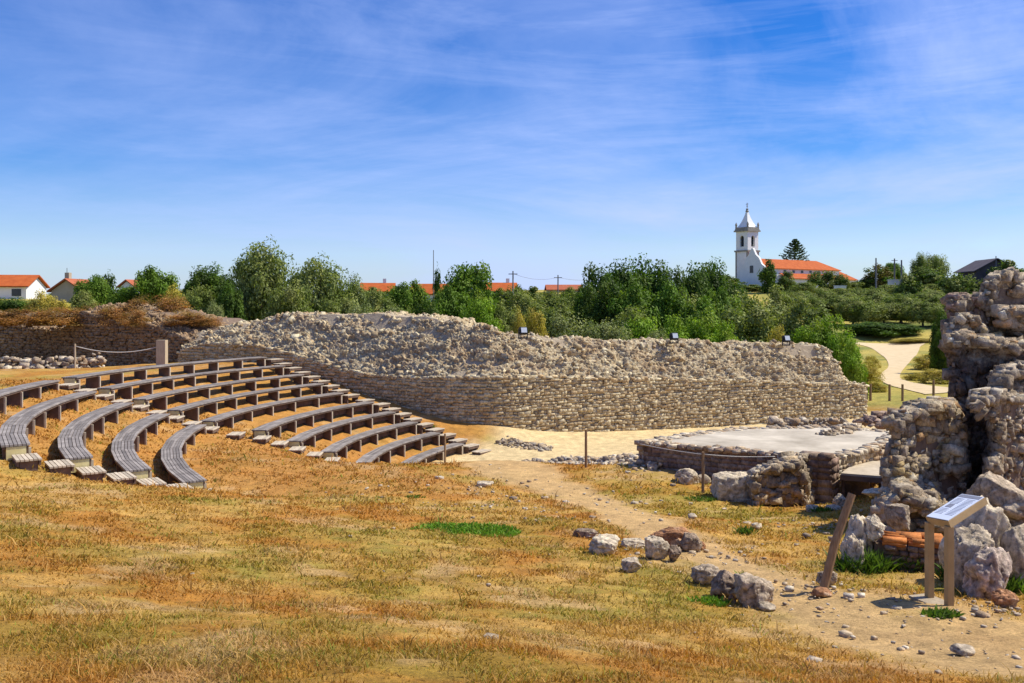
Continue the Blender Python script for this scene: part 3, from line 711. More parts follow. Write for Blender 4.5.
# ------------------------------------------------------------------ boulders
def boulder(px, py, wpx, hpx, depth, label, pal, seed, name='boulder', boxy=0.35, rough=0.12, cuts=16, rz=0.0, sub=5, mat='boulder', Y=None, sink=0.18, tilt=0.0, group=None):
    """a single stone standing with its foot at (px, py) of the picture"""
    rng = np.random.default_rng(seed)
    p = place(px, py) if Y is None else at(px, py, Y)
    k = p[1] / F; w, h = wpx * k, hpx * k
    if Y is not None:
        b_ = min(p[2], gz(p[0], p[1]) - .04); h += p[2] - b_ if p[2] - b_ < .45 else 0; p[2] = b_ if p[2] - b_ < .45 else p[2]
    q0 = Vector((seed * 3.7, 0, 0)); V = ICO[sub][0].copy()
    V = V * (1 + (.22 + rough) * np.array([mnoise.fractal(Vector(v * 1.4) + q0, 0.9, 2.0, 4) for v in V]))[:, None]
    if boxy:
        m_ = np.abs(V).max(1, keepdims=True); V = V * (1 - boxy) + V / m_ * boxy * .85
    for _ in range(cuts):
        p_ = rng.normal(size=3); p_ /= np.linalg.norm(p_); d_ = V @ p_; c_ = d_.max() * rng.uniform(.62, .93)
        V = V - np.where(d_ > c_, d_ - c_, 0)[:, None] * p_ * .96
    V = V / np.abs(V).max(0)
    n = np.array([mnoise.fractal(Vector(v * 3.1) + q0, 0.7, 2.1, 6) for v in V])
    rg_ = np.array([abs(mnoise.noise(Vector(v * 2.1) + q0 * 2)) for v in V])
    V = V * (1 + (.03 + rough * .35) * n - (.04 + rough * .25) * np.clip(.1 - rg_, 0, 1) / .1)[:, None]
    V = V @ rotm((0, 0, 1), rz).T @ rotm((0, 1, 0), tilt).T
    V = V - (V.max(0) + V.min(0)) / 2
    V = V / np.abs(V).max(0) * np.array([w / 2, depth / 2, h * (1 + sink) / 2])
    V[:, 2] += h * (1 + sink) / 2 - h * sink
    base = pick(rng, pal); c = np.clip(base[None, :] * (1 + 0.5 * n - .45 * np.clip(.1 - rg_, 0, 1) / .1)[:, None], 0.03, 0.85)
    me = np_mesh(name, V, ICO[sub][1], c, smooth=True)
    ob = link(name, me, M[mat]); ob.location = (p[0], p[1] + depth * 0.3, p[2])
    tag(ob, label, 'boulder' if name == 'boulder' else 'stone', group)
    return ob
WARM = np.array([(0.52, 0.42, 0.30)]); PALE = np.array([(0.68, 0.56, 0.40)]); RUST = np.array([(0.40, 0.20, 0.10)]); MID = np.array([(0.42, 0.34, 0.26)]); DK = np.array([(0.30, 0.22, 0.155)]); MID = np.array([(0.44, 0.345, 0.245)])
boulder(586, 538, 26, 8, 0.28, 'flat brown stone lying left of the path, leftmost of its row', DK, 1, rough=.08)
boulder(605, 556, 32, 19, 0.4, 'pale square-topped boulder left of the worn path', PALE, 2, boxy=.6)
boulder(634, 549, 26, 8, 0.3, 'flat pale slab between two boulders left of the path', PALE, 3, boxy=.5)
boulder(632, 573, 21, 13, 0.22, 'small yellowish boulder in the dry grass below the row', WARM * 1.1, 4, rough=.08)
boulder(658, 560, 25, 22, 0.3, 'white-faced wedge boulder at the left of the rusty cluster', PALE, 5, boxy=.5, rz=.5)
boulder(671, 549, 46, 20, 0.35, 'rust-brown craggy boulder on top of the cluster by the path', RUST, 6, rough=.2, cuts=6)
boulder(692, 552, 22, 18, 0.28, 'dark craggy boulder at the right of the rusty cluster', DK, 7, rough=.2)
boulder(675, 562, 15, 15, 0.2, 'small dark boulder in front of the rusty cluster', DK, 8, rough=.2)
boulder(701, 551, 12, 8, 0.15, 'small brown stone at the path edge right of the rusty cluster', RUST, 9)
boulder(707, 585, 32, 19, 0.3, 'rough brown boulder lying behind the pair beside the path', MID, 10, rough=.18)
boulder(725, 598, 29, 27, 0.28, 'dark pointed boulder, middle one of three beside the path', DK * 1.1, 11, rough=.14, rz=.6, boxy=.3)
boulder(757, 608, 41, 31, 0.36, 'pitted grey boulder with square edges, rightmost beside the path', MID * 1.15, 12, boxy=.55, rough=.15)
boulder(733, 604, 8, 9, 0.1, 'little reddish stone wedged between two boulders', RUST, 13, sub=3)
boulder(768, 612, 18, 7, 0.2, 'low tan stone under the pitted grey boulder', WARM, 14, sub=3)
boulder(688, 484, 25, 15, 0.55, 'white rounded boulder at the foot of the platform wall', PALE, 15)
boulder(705, 484, 14, 9, 0.3, 'small tan boulder next to the white one at the platform', WARM, 16, sub=3)
boulder(737, 501, 46, 27, 0.9, 'big pale squared block lying before the platform', PALE * .95, 17, boxy=.75, cuts=4)
boulder(814, 512, 14, 6, .3, 'flat pale stone in the grass before the platform corner', PALE, 18, sub=3)
boulder(966, 656, 22, 8, 0.2, 'flat pale stone on the bare ground below the sign', WARM * 1.2, 19, sub=3)
boulder(828, 588, 22, 16, 0.2, 'brown stone at the foot of the leaning post', MID, 20, rough=.17)
boulder(823, 598, 20, 9, 0.2, 'low reddish stone just below the leaning post', RUST * 1.2, 21, sub=3)
boulder(693, 519, 9, 5, .2, 'small pale stone in the grass behind the path', PALE, 22, sub=3)
boulder(758, 530, 10, 6, .2, 'small white stone in the grass right of the path', PALE * 1.1, 23, sub=3)
boulder(485, 487, 18, 5, .3, 'flat pale stone at the upper edge of the green patch', PALE, 24, sub=3)
boulder(1010, 608, 26, 16, 0.25, 'reddish stone at the right edge below the big boulders', RUST * 1.3, 25)
boulder(1018, 590, 16, 22, 0.25, 'smooth blue-white stone at the right edge of the big boulders', np.array([(0.62, 0.62, 0.66)]), 26, rough=.06)

# ------------------------------------------------------------------ ruins at the right, built up from rubble
def tri_poly(P):
    from mathutils.geometry import tessellate_polygon
    return [tuple(t) for t in tessellate_polygon([[Vector((p[0], p[1], 0)) for p in P]])]
def inside(P, x, y):
    c = False; j = len(P) - 1
    for i in range(len(P)):
        if ((P[i][1] > y) != (P[j][1] > y)) and (x < (P[j][0] - P[i][0]) * (y - P[i][1]) / (P[j][1] - P[i][1]) + P[i][0]): c = not c
        j = i
    return c
GREY = GREY * np.array((1.12, 1.08, .92))
def ruin_part(name, outline, Yf, thick, parent, pal, seed, size, mat='rubble', core='dark_mortar', relief=0.25, sub=3, flatness=0.5, lib=None, back=0.5):
    """outline in picture points; Yf(px) is the distance of its front; built as a solid of that thickness clad with rocks on front, sides, top and back"""
    rng = np.random.default_rng(seed); o = np.array(parent.location) if parent is not None else np.zeros(3)
    P = [(float(a), float(b)) for a, b in outline]; cx = np.mean([p[0] for p in P]); cy = np.mean([p[1] for p in P])
    k = 0.965
    Fr = np.array([at(cx + (x - cx) * k, cy + (y - cy) * k, Yf(x) + size * 0.35) for x, y in P]); Bk = Fr + np.array([thick * back, thick, 0])
    n = len(P); tris = tri_poly(P)
    mb = MB(); mb.add(list(Fr - o) + list(Bk - o), tris + [tuple(i + n for i in t[::-1]) for t in tris] + [(i, (i + 1) % n, (i + 1) % n + n, i + n) for i in range(n)])
    mb.build(name, M[core], parent)
    rk = Rocks(seed + 1); lib = lib or ROCK
    xs = [p[0] for p in P]; ys = [p[1] for p in P]; Ym = Yf(cx); st = size * F / Ym
    slope = (Yf(cx + 10) - Yf(cx - 10)) / (20 * Ym / F); nf = np.array([slope, -1.0, 0.0]); nf /= np.linalg.norm(nf)
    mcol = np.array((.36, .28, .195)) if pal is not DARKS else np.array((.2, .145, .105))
    def put(p, nrm, s):
        if rng.random() < 0.12: s *= rng.uniform(1.3, 1.9)
        Rf = frame(nrm + rng.normal(size=3) * 0.16) @ rotm((0, 0, 1), rng.normal() * 0.16)
        rk.add(BLOCK if rng.random() < .45 else lib, 1, p - o, (s * rng.uniform(.8, 1.35), s * rng.uniform(.38, .72), s * flatness * rng.uniform(.8, 1.4)), pick(rng, pal, .22), Rf)
        m = size * rng.uniform(.75, 1.15)
        rk.add(ROCK, 1, p - o - nrm * size * .30 + rng.normal(size=3) * size * .12, (m, m * .8, size * .45), mcol * rng.uniform(.75, 1.2), frame(nrm + rng.normal(size=3) * .3))
    y = min(ys)
    while y < max(ys):
        x = min(xs) + rng.uniform(0, st)
        while x < max(xs):
            xx, yy = x + rng.uniform(-.3, .3) * st, y + rng.uniform(-.3, .3) * st
            if inside(P, xx, yy):
                dpt = fbm(np.array([xx * 0.045]), np.array([yy * 0.06]), seed, 3)[0] - 0.5; dpt = (dpt * .5 + .5 * round(dpt * 7) / 7) * relief * 2.4
                put(at(xx, yy, Yf(xx) + dpt), nf, size * rng.uniform(.4, .8))
                if rng.random() < 0.5: put(at(xx, yy, Yf(xx)) + np.array([thick * back, thick, 0]), -nf, size * rng.uniform(.5, .9))
            x += st * 0.75
        y += st * 0.66
    for i in range(n):
        a, b = np.array(P[i]), np.array(P[(i + 1) % n]); Ls = np.linalg.norm(b - a)
        e = (b - a) / Ls; nx, nz = e[1], -e[0]
        if inside(P, *((a + b) / 2 + np.array([nx, nz]) * 0.5)): nx, nz = -nx, -nz
        nrm = np.array([nx, 0, -nz])
        if nrm[2] < -0.7: continue
        l = 0
        while l < Ls:
            q = a + e * l; dd = 0.0
            while dd < thick:
                Y = Yf(q[0]) + dd; p = at(q[0], q[1], Yf(q[0])); p = p + np.array([dd * back, dd, 0])
                put(p - nrm * size * 0.25 + rng.normal(size=3) * size * 0.12, nrm, size * rng.uniform(.4, .75))
                dd += size * rng.uniform(.7, 1.1)
            l += st * rng.uniform(.7, 1.0)
    return rk.build('rubble_facing', M[mat], parent)

# rubble pillar in the middle distance
pil = empty('rubble_pillar', place(905, 530)); tag(pil, 'stump of grey rubble masonry standing between the platform and the sign', 'ruin')
ruin_part('core', [(892, 419), (905, 411), (922, 407), (943, 405), (953, 409), (960, 426), (963, 470), (964, 545), (902, 545), (890, 500), (889, 470), (893, 442), (892, 424)], lambda x: 17.0 + (x - 925) * 0.012, 1.4, pil, GREY, 400, 0.17, relief=0.4, flatness=.55)
ruin_part('spill_core', [(884, 502), (900, 490), (930, 500), (943, 520), (943, 548), (866, 550), (870, 524)], lambda x: 15.4 + abs(x - 905) * 0.004, 1.4, pil, GREY, 410, 0.16, relief=0.35)
# masonry chunk in front of the platform
chk = empty('masonry_chunk', place(780, 502)); tag(chk, 'broken chunk of pale masonry leaning against the dark platform wall', 'ruin')
ruin_part('core', [(752, 474), (772, 464), (799, 460), (803, 475), (806, 503), (754, 503), (750, 486)], lambda x: 21.6 + (x - 780) * 0.01, 0.8, chk, TAN * 1.1, 420, 0.19, relief=0.12, flatness=.35, core='mortar')
# the tall ruin
ruin = empty('tall_ruin', at(1010, 500, 20.5)); tag(ruin, 'tall craggy ruin of rubble masonry rising at the right edge', 'ruin')
ruin_part('tower_core', [(985, 300), (986, 283), (994, 276), (1005, 271), (1016, 273), (1024, 285), (1032, 292), (1060, 310), (1070, 350), (985, 350)], lambda x: 20.6 + (x - 990) * 0.012, 1.8, ruin, GREY * 1.1, 430, 0.18, relief=0.45)
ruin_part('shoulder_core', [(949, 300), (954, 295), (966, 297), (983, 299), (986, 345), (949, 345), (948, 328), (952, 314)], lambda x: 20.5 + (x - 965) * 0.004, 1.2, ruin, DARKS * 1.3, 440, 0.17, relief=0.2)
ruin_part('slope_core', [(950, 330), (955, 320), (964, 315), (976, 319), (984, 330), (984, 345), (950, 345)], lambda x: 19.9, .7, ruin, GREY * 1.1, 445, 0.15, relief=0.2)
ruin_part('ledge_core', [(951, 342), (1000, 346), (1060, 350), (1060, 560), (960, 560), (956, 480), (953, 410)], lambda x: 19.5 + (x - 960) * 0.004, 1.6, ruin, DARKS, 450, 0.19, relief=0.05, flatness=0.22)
ruin_part('ledge_stones', [(949, 338), (958, 333), (985, 338), (1012, 342), (1040, 344), (1060, 346), (1060, 352), (1000, 348), (951, 344)], lambda x: 19.25 + (x - 960) * 0.004, 1.2, ruin, GREY * 1.3, 455, 0.2, relief=0.1)
ruin_part('crag_core', [(1000, 312), (1012, 308), (1030, 311), (1060, 316), (1060, 332), (1016, 330), (1002, 322)], lambda x: 19.9, 1.0, ruin, GREY * 1.4, 460, 0.22, relief=0.25)
frt = empty('ruin_block', at(1010, 520, 17)); tag(frt, 'broad lit block of rubble masonry in front of the tall ruin', 'ruin')
ruin_part('upper_core', [(994, 388), (998, 376), (1008, 368), (1022, 366), (1060, 372), (1060, 400), (998, 398)], lambda x: 17.9 + (x - 1000) * 0.02, 1.2, frt, TAN * 1.05, 470, 0.2, relief=0.25)
ruin_part('core', [(974, 404), (980, 396), (995, 395), (1012, 397), (1060, 398), (1060, 520), (992, 520), (990, 470), (996, 440), (992, 420), (976, 411)], lambda x: 17.0 + (x - 1000) * 0.024, 1.3, frt, TAN * 1.05, 480, 0.15, relief=0.35)
boulder(1010, 522, 62, 46, 1.1, 'massive rounded brown boulder under the lit ruin block', MID, 30, Y=15.6, boxy=.4, rough=.12, sub=5)
boulder(988, 560, 64, 62, 0.75, 'big white-topped boulder leaning behind the sign', PALE, 31, boxy=.35, Y=11.6, rough=.1, tilt=.35, sub=5)
boulder(978, 566, 50, 36, 0.5, 'craggy pale boulder beside the sign, under the white-topped one', WARM, 32, Y=11.0, rough=.2, sub=5, tilt=.2)
boulder(996, 583, 48, 34, 0.5, 'pitted pinkish boulder at the front of the right-hand rocks', np.array([(0.52, 0.41, 0.33)]), 33, Y=10.6, rough=.24, sub=5, tilt=.2)
boulder(1024, 570, 36, 44, 0.5, 'pale boulder cut by the right edge among the weeds', WARM, 34, Y=11.2, rough=.16, sub=4)
boulder(862, 545, 32, 28, 0.5, 'white pitted boulder left of the brick ledge', PALE, 35, Y=13.1, rough=.2)
boulder(877, 541, 22, 25, 0.4, 'second white pitted boulder touching the brick ledge', PALE, 36, Y=13.0, rough=.2)
boulder(856, 562, 24, 26, 0.4, 'pale boulder low among weeds left of the brick ledge', PALE * .9, 37, Y=12.7, rough=.18)
boulder(902, 528, 26, 22, 0.45, 'brown squared block above the brick ledge', MID, 38, Y=14.0, boxy=.6)
boulder(880, 498, 24, 7, 0.6, 'flat white slab lying before the rubble pillar', PALE * 1.15, 39, Y=17.5, boxy=.7, rough=.03)
boulder(842, 504, 14, 9, .5, 'pale rough boulder below the wooden landing', PALE * .9, 40, Y=21.0, rough=.2)
boulder(836, 514, 16, 7, .5, 'low pale boulder beside the platform corner', WARM, 41, Y=20.4, rough=.2)

# brick ledge
led = empty('brick_ledge', at(912, 568, 12.9)); lo = np.array(led.location); tag(led, 'low dark ledge topped with orange Roman bricks behind the sign', 'ledge')
a, b = at(884, 545, 13.0), at(952, 545, 12.7); d = (b - a)[:2]; Ls = np.linalg.norm(d); ang = math.atan2(d[1], d[0]); c = (a + b) / 2
rk = Rocks(500); rng = np.random.default_rng(501)
for row in range(6):
    l = 0
    while l < Ls:
        w = rng.uniform(.1, .24); p = a[:2] + d / Ls * (l + w / 2)
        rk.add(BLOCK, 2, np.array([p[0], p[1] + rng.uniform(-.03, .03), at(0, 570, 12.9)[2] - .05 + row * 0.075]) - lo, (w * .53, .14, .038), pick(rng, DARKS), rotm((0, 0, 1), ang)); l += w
rk.build('stone_face', M['stone'], led)
mb = MB(); mb.box((c[0] - lo[0], c[1] + .38 - lo[1], at(0, 553, 12.9)[2] - lo[2] - .15), (Ls, .7, .5), ang); mb.build('core', M['dark_mortar'], led)
rk = Rocks(502); l = 0
while l < Ls:
    w = rng.uniform(.22, .4); p = a[:2] + d / Ls * (l + w / 2)
    for q, lay in ((-.02, 0), (-.03, 1), (.17, 0), (.19, 1), (.36, 1)):
        rk.add(SLAB, 1, np.array([p[0] + rng.uniform(-.05, .05), p[1] + q, at(0, 543, 12.9)[2] + lay * .045 + rng.uniform(-.012, .012)]) - lo, (w * .52, .1, .026), np.array((.52, .19, .055)) * rng.uniform(.6, 1.2), rotm((0, 0, 1), ang + rng.normal() * .15) @ rotm((1, 0, 0), rng.normal() * .12))
    l += w
rk.build('brick_course', M['brick'], led)

# ------------------------------------------------------------------ the information sign
sp = place(938, 600)
A0, A1 = at(929, 598, 10.15), at(946, 602, 9.75)          # feet
g0 = min(gz(*A0[:2]), gz(*A1[:2]))
sign = empty('information_sign', (sp[0], sp[1], g0)); so = np.array(sign.location)
tag(sign, 'tilted information panel on two square brown metal legs beside the path', 'sign')
f0, f1 = at(925.5, 517, 10.15), at(948.5, 521.5, 9.75)     # low edge ends
g1, gg = at(984.5, 498, 10.05), at(963, 493.5, 10.45)        # high edge ends
ex = (f1 - f0); uy = ((g1 - f1) + (gg - f0)) / 2; nz = np.cross(ex, uy); nz /= np.linalg.norm(nz)
if nz[2] < 0: nz = -nz
def quad_slab(mb, P, n, t0, t1): mb.hexa([tuple(p + n * t - so) for t in (t0, t1) for p in P])
mb = MB(); quad_slab(mb, [f0, f1, f1 + uy, f0 + uy], nz, -0.075, 0.0); mb.build('tray', M['corten'], sign)
u = ex / np.linalg.norm(ex); v = uy / np.linalg.norm(uy); lx = np.linalg.norm(ex); ly = np.linalg.norm(uy)
def pt(s, t): return f0 + ex * s + uy * t
mb = MB(); quad_slab(mb, [pt(.03, .015), pt(.97, .015), pt(.97, .985), pt(.03, .985)], nz, 0.002, 0.008); pn = mb.build('panel', M['panel'], sign)
mb = MB(); quad_slab(mb, [pt(.06, .86), pt(.94, .86), pt(.94, .965), pt(.06, .965)], nz, 0.009, 0.0105)
rr = random.Random(3)
for cpos in ((.1, .45), (.55, .9)):
    for i in range(14):
        t = .80 - i * .047
        if .42 < t < .60 and cpos[0] < .3: continue
        quad_slab(mb, [pt(cpos[0], t), pt(cpos[1] - rr.random() * .06, t), pt(cpos[1] - rr.random() * .06, t + .008), pt(cpos[0], t + .008)], nz, 0.009, 0.0105)
quad_slab(mb, [pt(.14, .44), pt(.4, .44), pt(.38, .58), pt(.16, .58)], nz, 0.009, 0.0105)
mb.build('print', M['ink'], pn)
for p, foot in ((f0, A0), (f1, A1)):
    q = p + u * (0.03 if p is f0 else -0.03) + v * 0.04
    h = q[2] - g0 - 0.07
    MB().box((q[0] - so[0], q[1] - so[1], h / 2 - 0.1), (0.075, 0.075, h + 0.2), math.atan2(ex[1], ex[0])).build('leg', M['corten'], sign, bevel=0.004)
mb = MB(); c = (f0 + f1) / 2 + v * 0.04; mb.box((c[0] - so[0] - .03, c[1] - so[1], 0.03), (0.26, 0.56, 0.03), 0.3); mb.build('foot_plate', M['mortar'], sign)

# ------------------------------------------------------------------ floodlights on the wall top
def floodlight(px, py, Y, label):
    p = at(px, py, Y); r = empty('floodlight', p, 0.25); tag(r, label, 'lamp', 'floodlights on the wall top')
    MB().box((0, 0, 0.33), (0.36, 0.2, 0.34), M=Matrix.Rotation(-0.35, 3, 'X')).build('housing', M['black'], r, bevel=0.02)
    MB().box((0.02, -0.115, 0.37), (0.27, 0.012, 0.24), M=Matrix.Rotation(-0.35, 3, 'X')).build('lens', M['lens'], r)
    mb = MB(); mb.box((-0.21, 0, 0.2), (0.03, 0.06, 0.4)); mb.box((0.21, 0, 0.2), (0.03, 0.06, 0.4)); mb.box((0, 0, 0.0), (0.45, 0.12, 0.06)); mb.build('bracket', M['black'], r)
floodlight(523, 338, 41.6, 'small black floodlight, leftmost of three on the wall top')
floodlight(674, 343, 45.0, 'small black floodlight, middle one of three on the wall top')
floodlight(786, 345, 47.4, 'small black floodlight, rightmost of three on the wall top')

# ------------------------------------------------------------------ gravel road beyond the wall, its fence posts
def road():
    Lx = [(925, 397), (900, 391), (887, 386.5), (878, 379), (881, 374), (888, 368), (887, 361), (880, 354), (868, 348), (850, 345)]
    Rx = [(975, 396), (945, 391.5), (925, 388), (905, 382), (900, 376), (906, 367), (915, 357), (919, 351), (921, 347), (930, 344.6)]
    Y = lambda py: F * 6.0 / (py - HZ)
    a = smooth_path([[(p[0] - 512) * Y(p[1]) / F, Y(p[1])] for p in Lx], 90); b = smooth_path([[(p[0] - 512) * Y(p[1]) / F, Y(p[1])] for p in Rx], 90)
    V = []; Fc = []; m = 9
    for i in range(90):
        for j in range(m):
            p = a[i] + (b[i] - a[i]) * (j / (m - 1)); V.append(p)
    V = np.array(V); Z = gzv(V[:, 0], V[:, 1]) + 0.045
    i = (np.arange(89)[:, None] * m + np.arange(m - 1)[None, :]).ravel()
    me = np_mesh('gravel_road', np.c_[V, Z], np.stack([i, i + 1, i + m + 1, i + m], -1), smooth=True)
    tag(link('gravel_road', me, M['gravel']), kind='structure')
road()
for px, py, h, lab in ((866.5, 389, 1.0, 'dark stub post, first of a close pair by the end of the long wall'), (870.5, 388, 1.05, 'dark stub post, second of a close pair by the end of the long wall'), (889.5, 394, 1.05, 'dark wooden post at the left edge of the pale road'),
                       (902.5, 400, 1.05, 'dark wooden post in front of the pale road bend'), (933.5, 400, 1.25, 'dark wooden post beside the road next to the tall ruin')):
    post(px, py, h, 0.16, lab, loc=wp(px, py, 57.0), name='fence_post', group='posts along the road')

# ------------------------------------------------------------------ church
al = math.radians(33.7)
ch = empty('church', (at(753.5, 283, 246)[0], 246, gz(at(753.5, 283, 246)[0], 246)), math.atan2(0.55, 0.83)); tag(ch, 'white church with a bell tower, pointed cap and long orange roof', 'church')
zb = EZ + 6.4 - ch.location.z                       # level of the church floor above its base
Lx = lambda x, y, z: (x, y, z)
# local axes: +x along the nave, -y towards the camera's right side (the sunny flank)
def gable_house(mbw, mbr, x0, x1, hw, ze, zr, ov=0.4, base=-8, hip=0.0):
    mbw.add([(x0, -hw, base), (x1, -hw, base), (x1, hw, base), (x0, hw, base), (x0, -hw, ze), (x1, -hw, ze), (x1, hw, ze), (x0, hw, ze), (x0, 0, zr), (x1 - hip, 0, zr)],
            [(0, 1, 5, 4), (1, 2, 6, 5), (2, 3, 7, 6), (3, 0, 4, 8, 7), (5, 6, 9), (0, 3, 2, 1)])
    s = (zr - ze) / hw; e = ov
    P0 = [(x0 + .0, -hw - e, ze - s * e + .12), (x1 + e, -hw - e, ze - s * e + .12), (x1 - hip + (e if not hip else 0), 0, zr + .12), (x0, 0, zr + .12)]
    P1 = [(x, -y, z) for x, y, z in P0]
    for P in (P0, P1):
        mbr.hexa(P + [(x, y, z + .18) for x, y, z in P])
    if hip:
        P = [(x1 + e, -hw - e, ze - s * e + .13), (x1 + e, hw + e, ze - s * e + .13), (x1 - hip, 0, zr + .13)]
        mbr.add(P + [(x, y, z + .17) for x, y, z in P], [(0, 1, 2), (3, 5, 4), (0, 3, 4, 1), (1, 4, 5, 2), (2, 5, 3, 0)])
w, rf = MB(), MB(); gable_house(w, rf, 0.0, 31.5, 4.0, zb + 3.8, zb + 6.3, hip=5.0); w.build('nave_wall', M['white'], ch); rf.build('nave_roof', M['roof'], ch)
# facade with a raised curved gable
mb = MB(); prof = [(-4.3, -8), (4.3, -8), (4.3, zb + 4.2), (3.2, zb + 5.0), (2.4, zb + 6.6), (1.2, zb + 7.6), (0.35, zb + 9.2), (0, zb + 9.4), (-.35, zb + 9.2), (-1.2, zb + 7.6), (-2.4, zb + 6.6), (-3.2, zb + 5.0), (-4.3, zb + 4.2)]
n = len(prof); mb.add([(-.55, y, z) for y, z in prof] + [(0.15, y, z) for y, z in prof], [tuple(range(n)), tuple(range(n, 2 * n))[::-1]] + [(i, (i + 1) % n, (i + 1) % n + n, i + n) for i in range(n)])
fac = mb.build('facade', M['white'], ch)
mb = MB(); mb.box((-.57, 0.2, zb + 3.6), (.06, 1.2, 2.0)); mb.build('window', M['dark'], fac)
mb = MB(); mb.box((-.57, 0, zb - 2.4), (.06, 1.8, 3.4)); mb.build('door', M['dark'], fac)
mb = MB(); mb.box((-.2, 0, zb + 9.9), (.12, .12, 1.0)); mb.box((-.2, 0, zb + 10.1), (.12, .6, .12)); mb.build('cross', M['granite'], fac)
# side aisle on the sunny flank
w, rf = MB(), MB()
w.box((17.0, -5.6, zb - 3.2), (22.0, 3.0, 9.0)); w.build('aisle_wall', M['white'], ch)
rf.hexa([(5.6, -7.5, zb + .9), (28.4, -7.5, zb + .9), (28.4, -4.15, zb + 2.4), (5.6, -4.15, zb + 2.4), (5.6, -7.5, zb + 1.1), (28.4, -7.5, zb + 1.1), (28.4, -4.15, zb + 2.6), (5.6, -4.15, zb + 2.6)]); rf.build('aisle_roof', M['roof'], ch)
for i in range(6):
    MB().box((8.0 + i * 3.6, -4.02, zb + 3.1), (1.0, .08, .7)).build('window', M['dark'], ch)
# lower sacristy at the far end
w, rf = MB(), MB(); gable_house(w, rf, 29.0, 38.5, 4.6, zb + 1.2, zb + 4.2, hip=4.0); w.build('sacristy_wall', M['white'], ch); rf.build('sacristy_roof', M['roof'], ch)
# tower
TX, TY, s = 3.4, 5.3, 4.5
mb = MB(); mb.box((TX, TY, zb + 0.2), (s, s, 17.0)); mb.build('tower_shaft', M['white'], ch)
z1 = zb + 8.7
mb = MB()
for sx in (-1, 1):
    for sy in (-1, 1): mb.box((TX + sx * (s / 2 - .25), TY + sy * (s / 2 - .25), zb + .2), (.54, .54, 17.02))
mb.box((TX, TY, z1 + .2), (s + .5, s + .5, .45)); mb.build('tower_trim', M['granite'], ch)
# belfry: four corner piers and arched walls so the openings are real
zb0, zb1 = z1 + .43, z1 + 5.6; ow, oz0, ozs = 1.5, zb0 + 1.0, zb0 + 3.3
for k in range(4):
    R = Matrix.Rotation(k * math.pi / 2, 3, 'Z'); mb = MB(); h = s / 2 - .12
    def ad(P, Fs): mb.add([R @ Vector(p) + Vector((TX, TY, 0)) for p in P], Fs)
    segs = [(ow / 2 * math.cos(a), ozs + ow / 2 * math.sin(a)) for a in np.linspace(0, math.pi, 9)]
    def pr(poly):
        m = len(poly); ad([(x, -h, z) for x, z in poly] + [(x, -h + .6, z) for x, z in poly], [tuple(range(m)), tuple(range(m, 2 * m))[::-1]] + [(i, (i + 1) % m, (i + 1) % m + m, i + m) for i in range(m)])
    pr([(-h, zb0), (h - .6, zb0), (h - .6, oz0), (-h, oz0)])
    pr([(-h, oz0), (-ow / 2, oz0), (-ow / 2, ozs), (-h, ozs)]); pr([(ow / 2, oz0), (h - .6, oz0), (h - .6, ozs), (ow / 2, ozs)])
    for i in range(8):
        (xa, za), (xb, zb_) = segs[i], segs[i + 1]; pr([(xa, za), (xa, zb1), (xb, zb1), (xb, zb_)])
    pr([(-h, ozs), (-ow / 2, ozs), (-ow / 2, zb1), (-h, zb1)]); pr([(ow / 2, ozs), (h - .6, ozs), (h - .6, zb1), (ow / 2, zb1)])
    mb.build('belfry_wall', M['white'], ch)
mb = MB(); mb.tube([(TX, TY, oz0 + 1.9), (TX, TY, oz0 + 1.5), (TX, TY, oz0 + .7), (TX, TY, oz0 + .5)], [.12, .4, .5, .7], 12); mb.build('bell', M['black'], ch)
mb = MB(); mb.box((TX, TY, zb0 + .6), (s - 1.6, s - 1.6, .2));  mb.box((TX, TY, zb1 - .3), (s - 1.4, s - 1.4, .2)); mb.box((TX, TY, zb1 - 1.4), (.2, s - 1.5, .2)); mb.build('bell_frame', M['granite'], ch)
mb = MB(); mb.box((TX, TY, zb0 + 2.6), (s - 1.75, s - 1.75, 4.4)); mb.build('belfry_shade_box', M['dark'], ch)  # dark box added inside to make the belfry openings look shaded
mb = MB(); mb.box((TX, TY, zb1 + .2), (s + .7, s + .7, .4)); mb.box((TX, TY, zb1 + .55), (s + .3, s + .3, .32)); mb.box((TX, TY, zb1 + .95), (s + .1, s + .1, .5)); mb.build('cornice', M['granite'], ch)
for sx in (-1, 1):
    for sy in (-1, 1):
        p = (TX + sx * (s / 2 - .15), TY + sy * (s / 2 - .15)); mb = MB()
        mb.tube([(*p, zb1 + 1.1), (*p, zb1 + 1.7), (*p, zb1 + 1.9), (*p, zb1 + 2.3), (*p, zb1 + 2.7)], [.28, .24, .34, .22, .04], 8); mb.build('pinnacle', M['granite'], ch)
zs = zb1 + 1.2; prof = [(2.0, 0), (1.6, .6), (1.15, 1.5), (.75, 2.6), (.45, 3.6), (.3, 4.3)]; V = []; Fs = []
for i, (r_, h_) in enumerate(prof):
    for k in range(4): V.append((TX + r_ * (1, 1, -1, -1)[k], TY + r_ * (-1, 1, 1, -1)[k], zs + h_))
for i in range(len(prof) - 1):
    for k in range(4): Fs.append((i * 4 + k, i * 4 + (k + 1) % 4, i * 4 + 4 + (k + 1) % 4, i * 4 + 4 + k))
Fs += [(3, 2, 1, 0), tuple((len(prof) - 1) * 4 + k for k in range(4))]
sp_ = MB().add(V, Fs).build('spire', M['white'], ch)
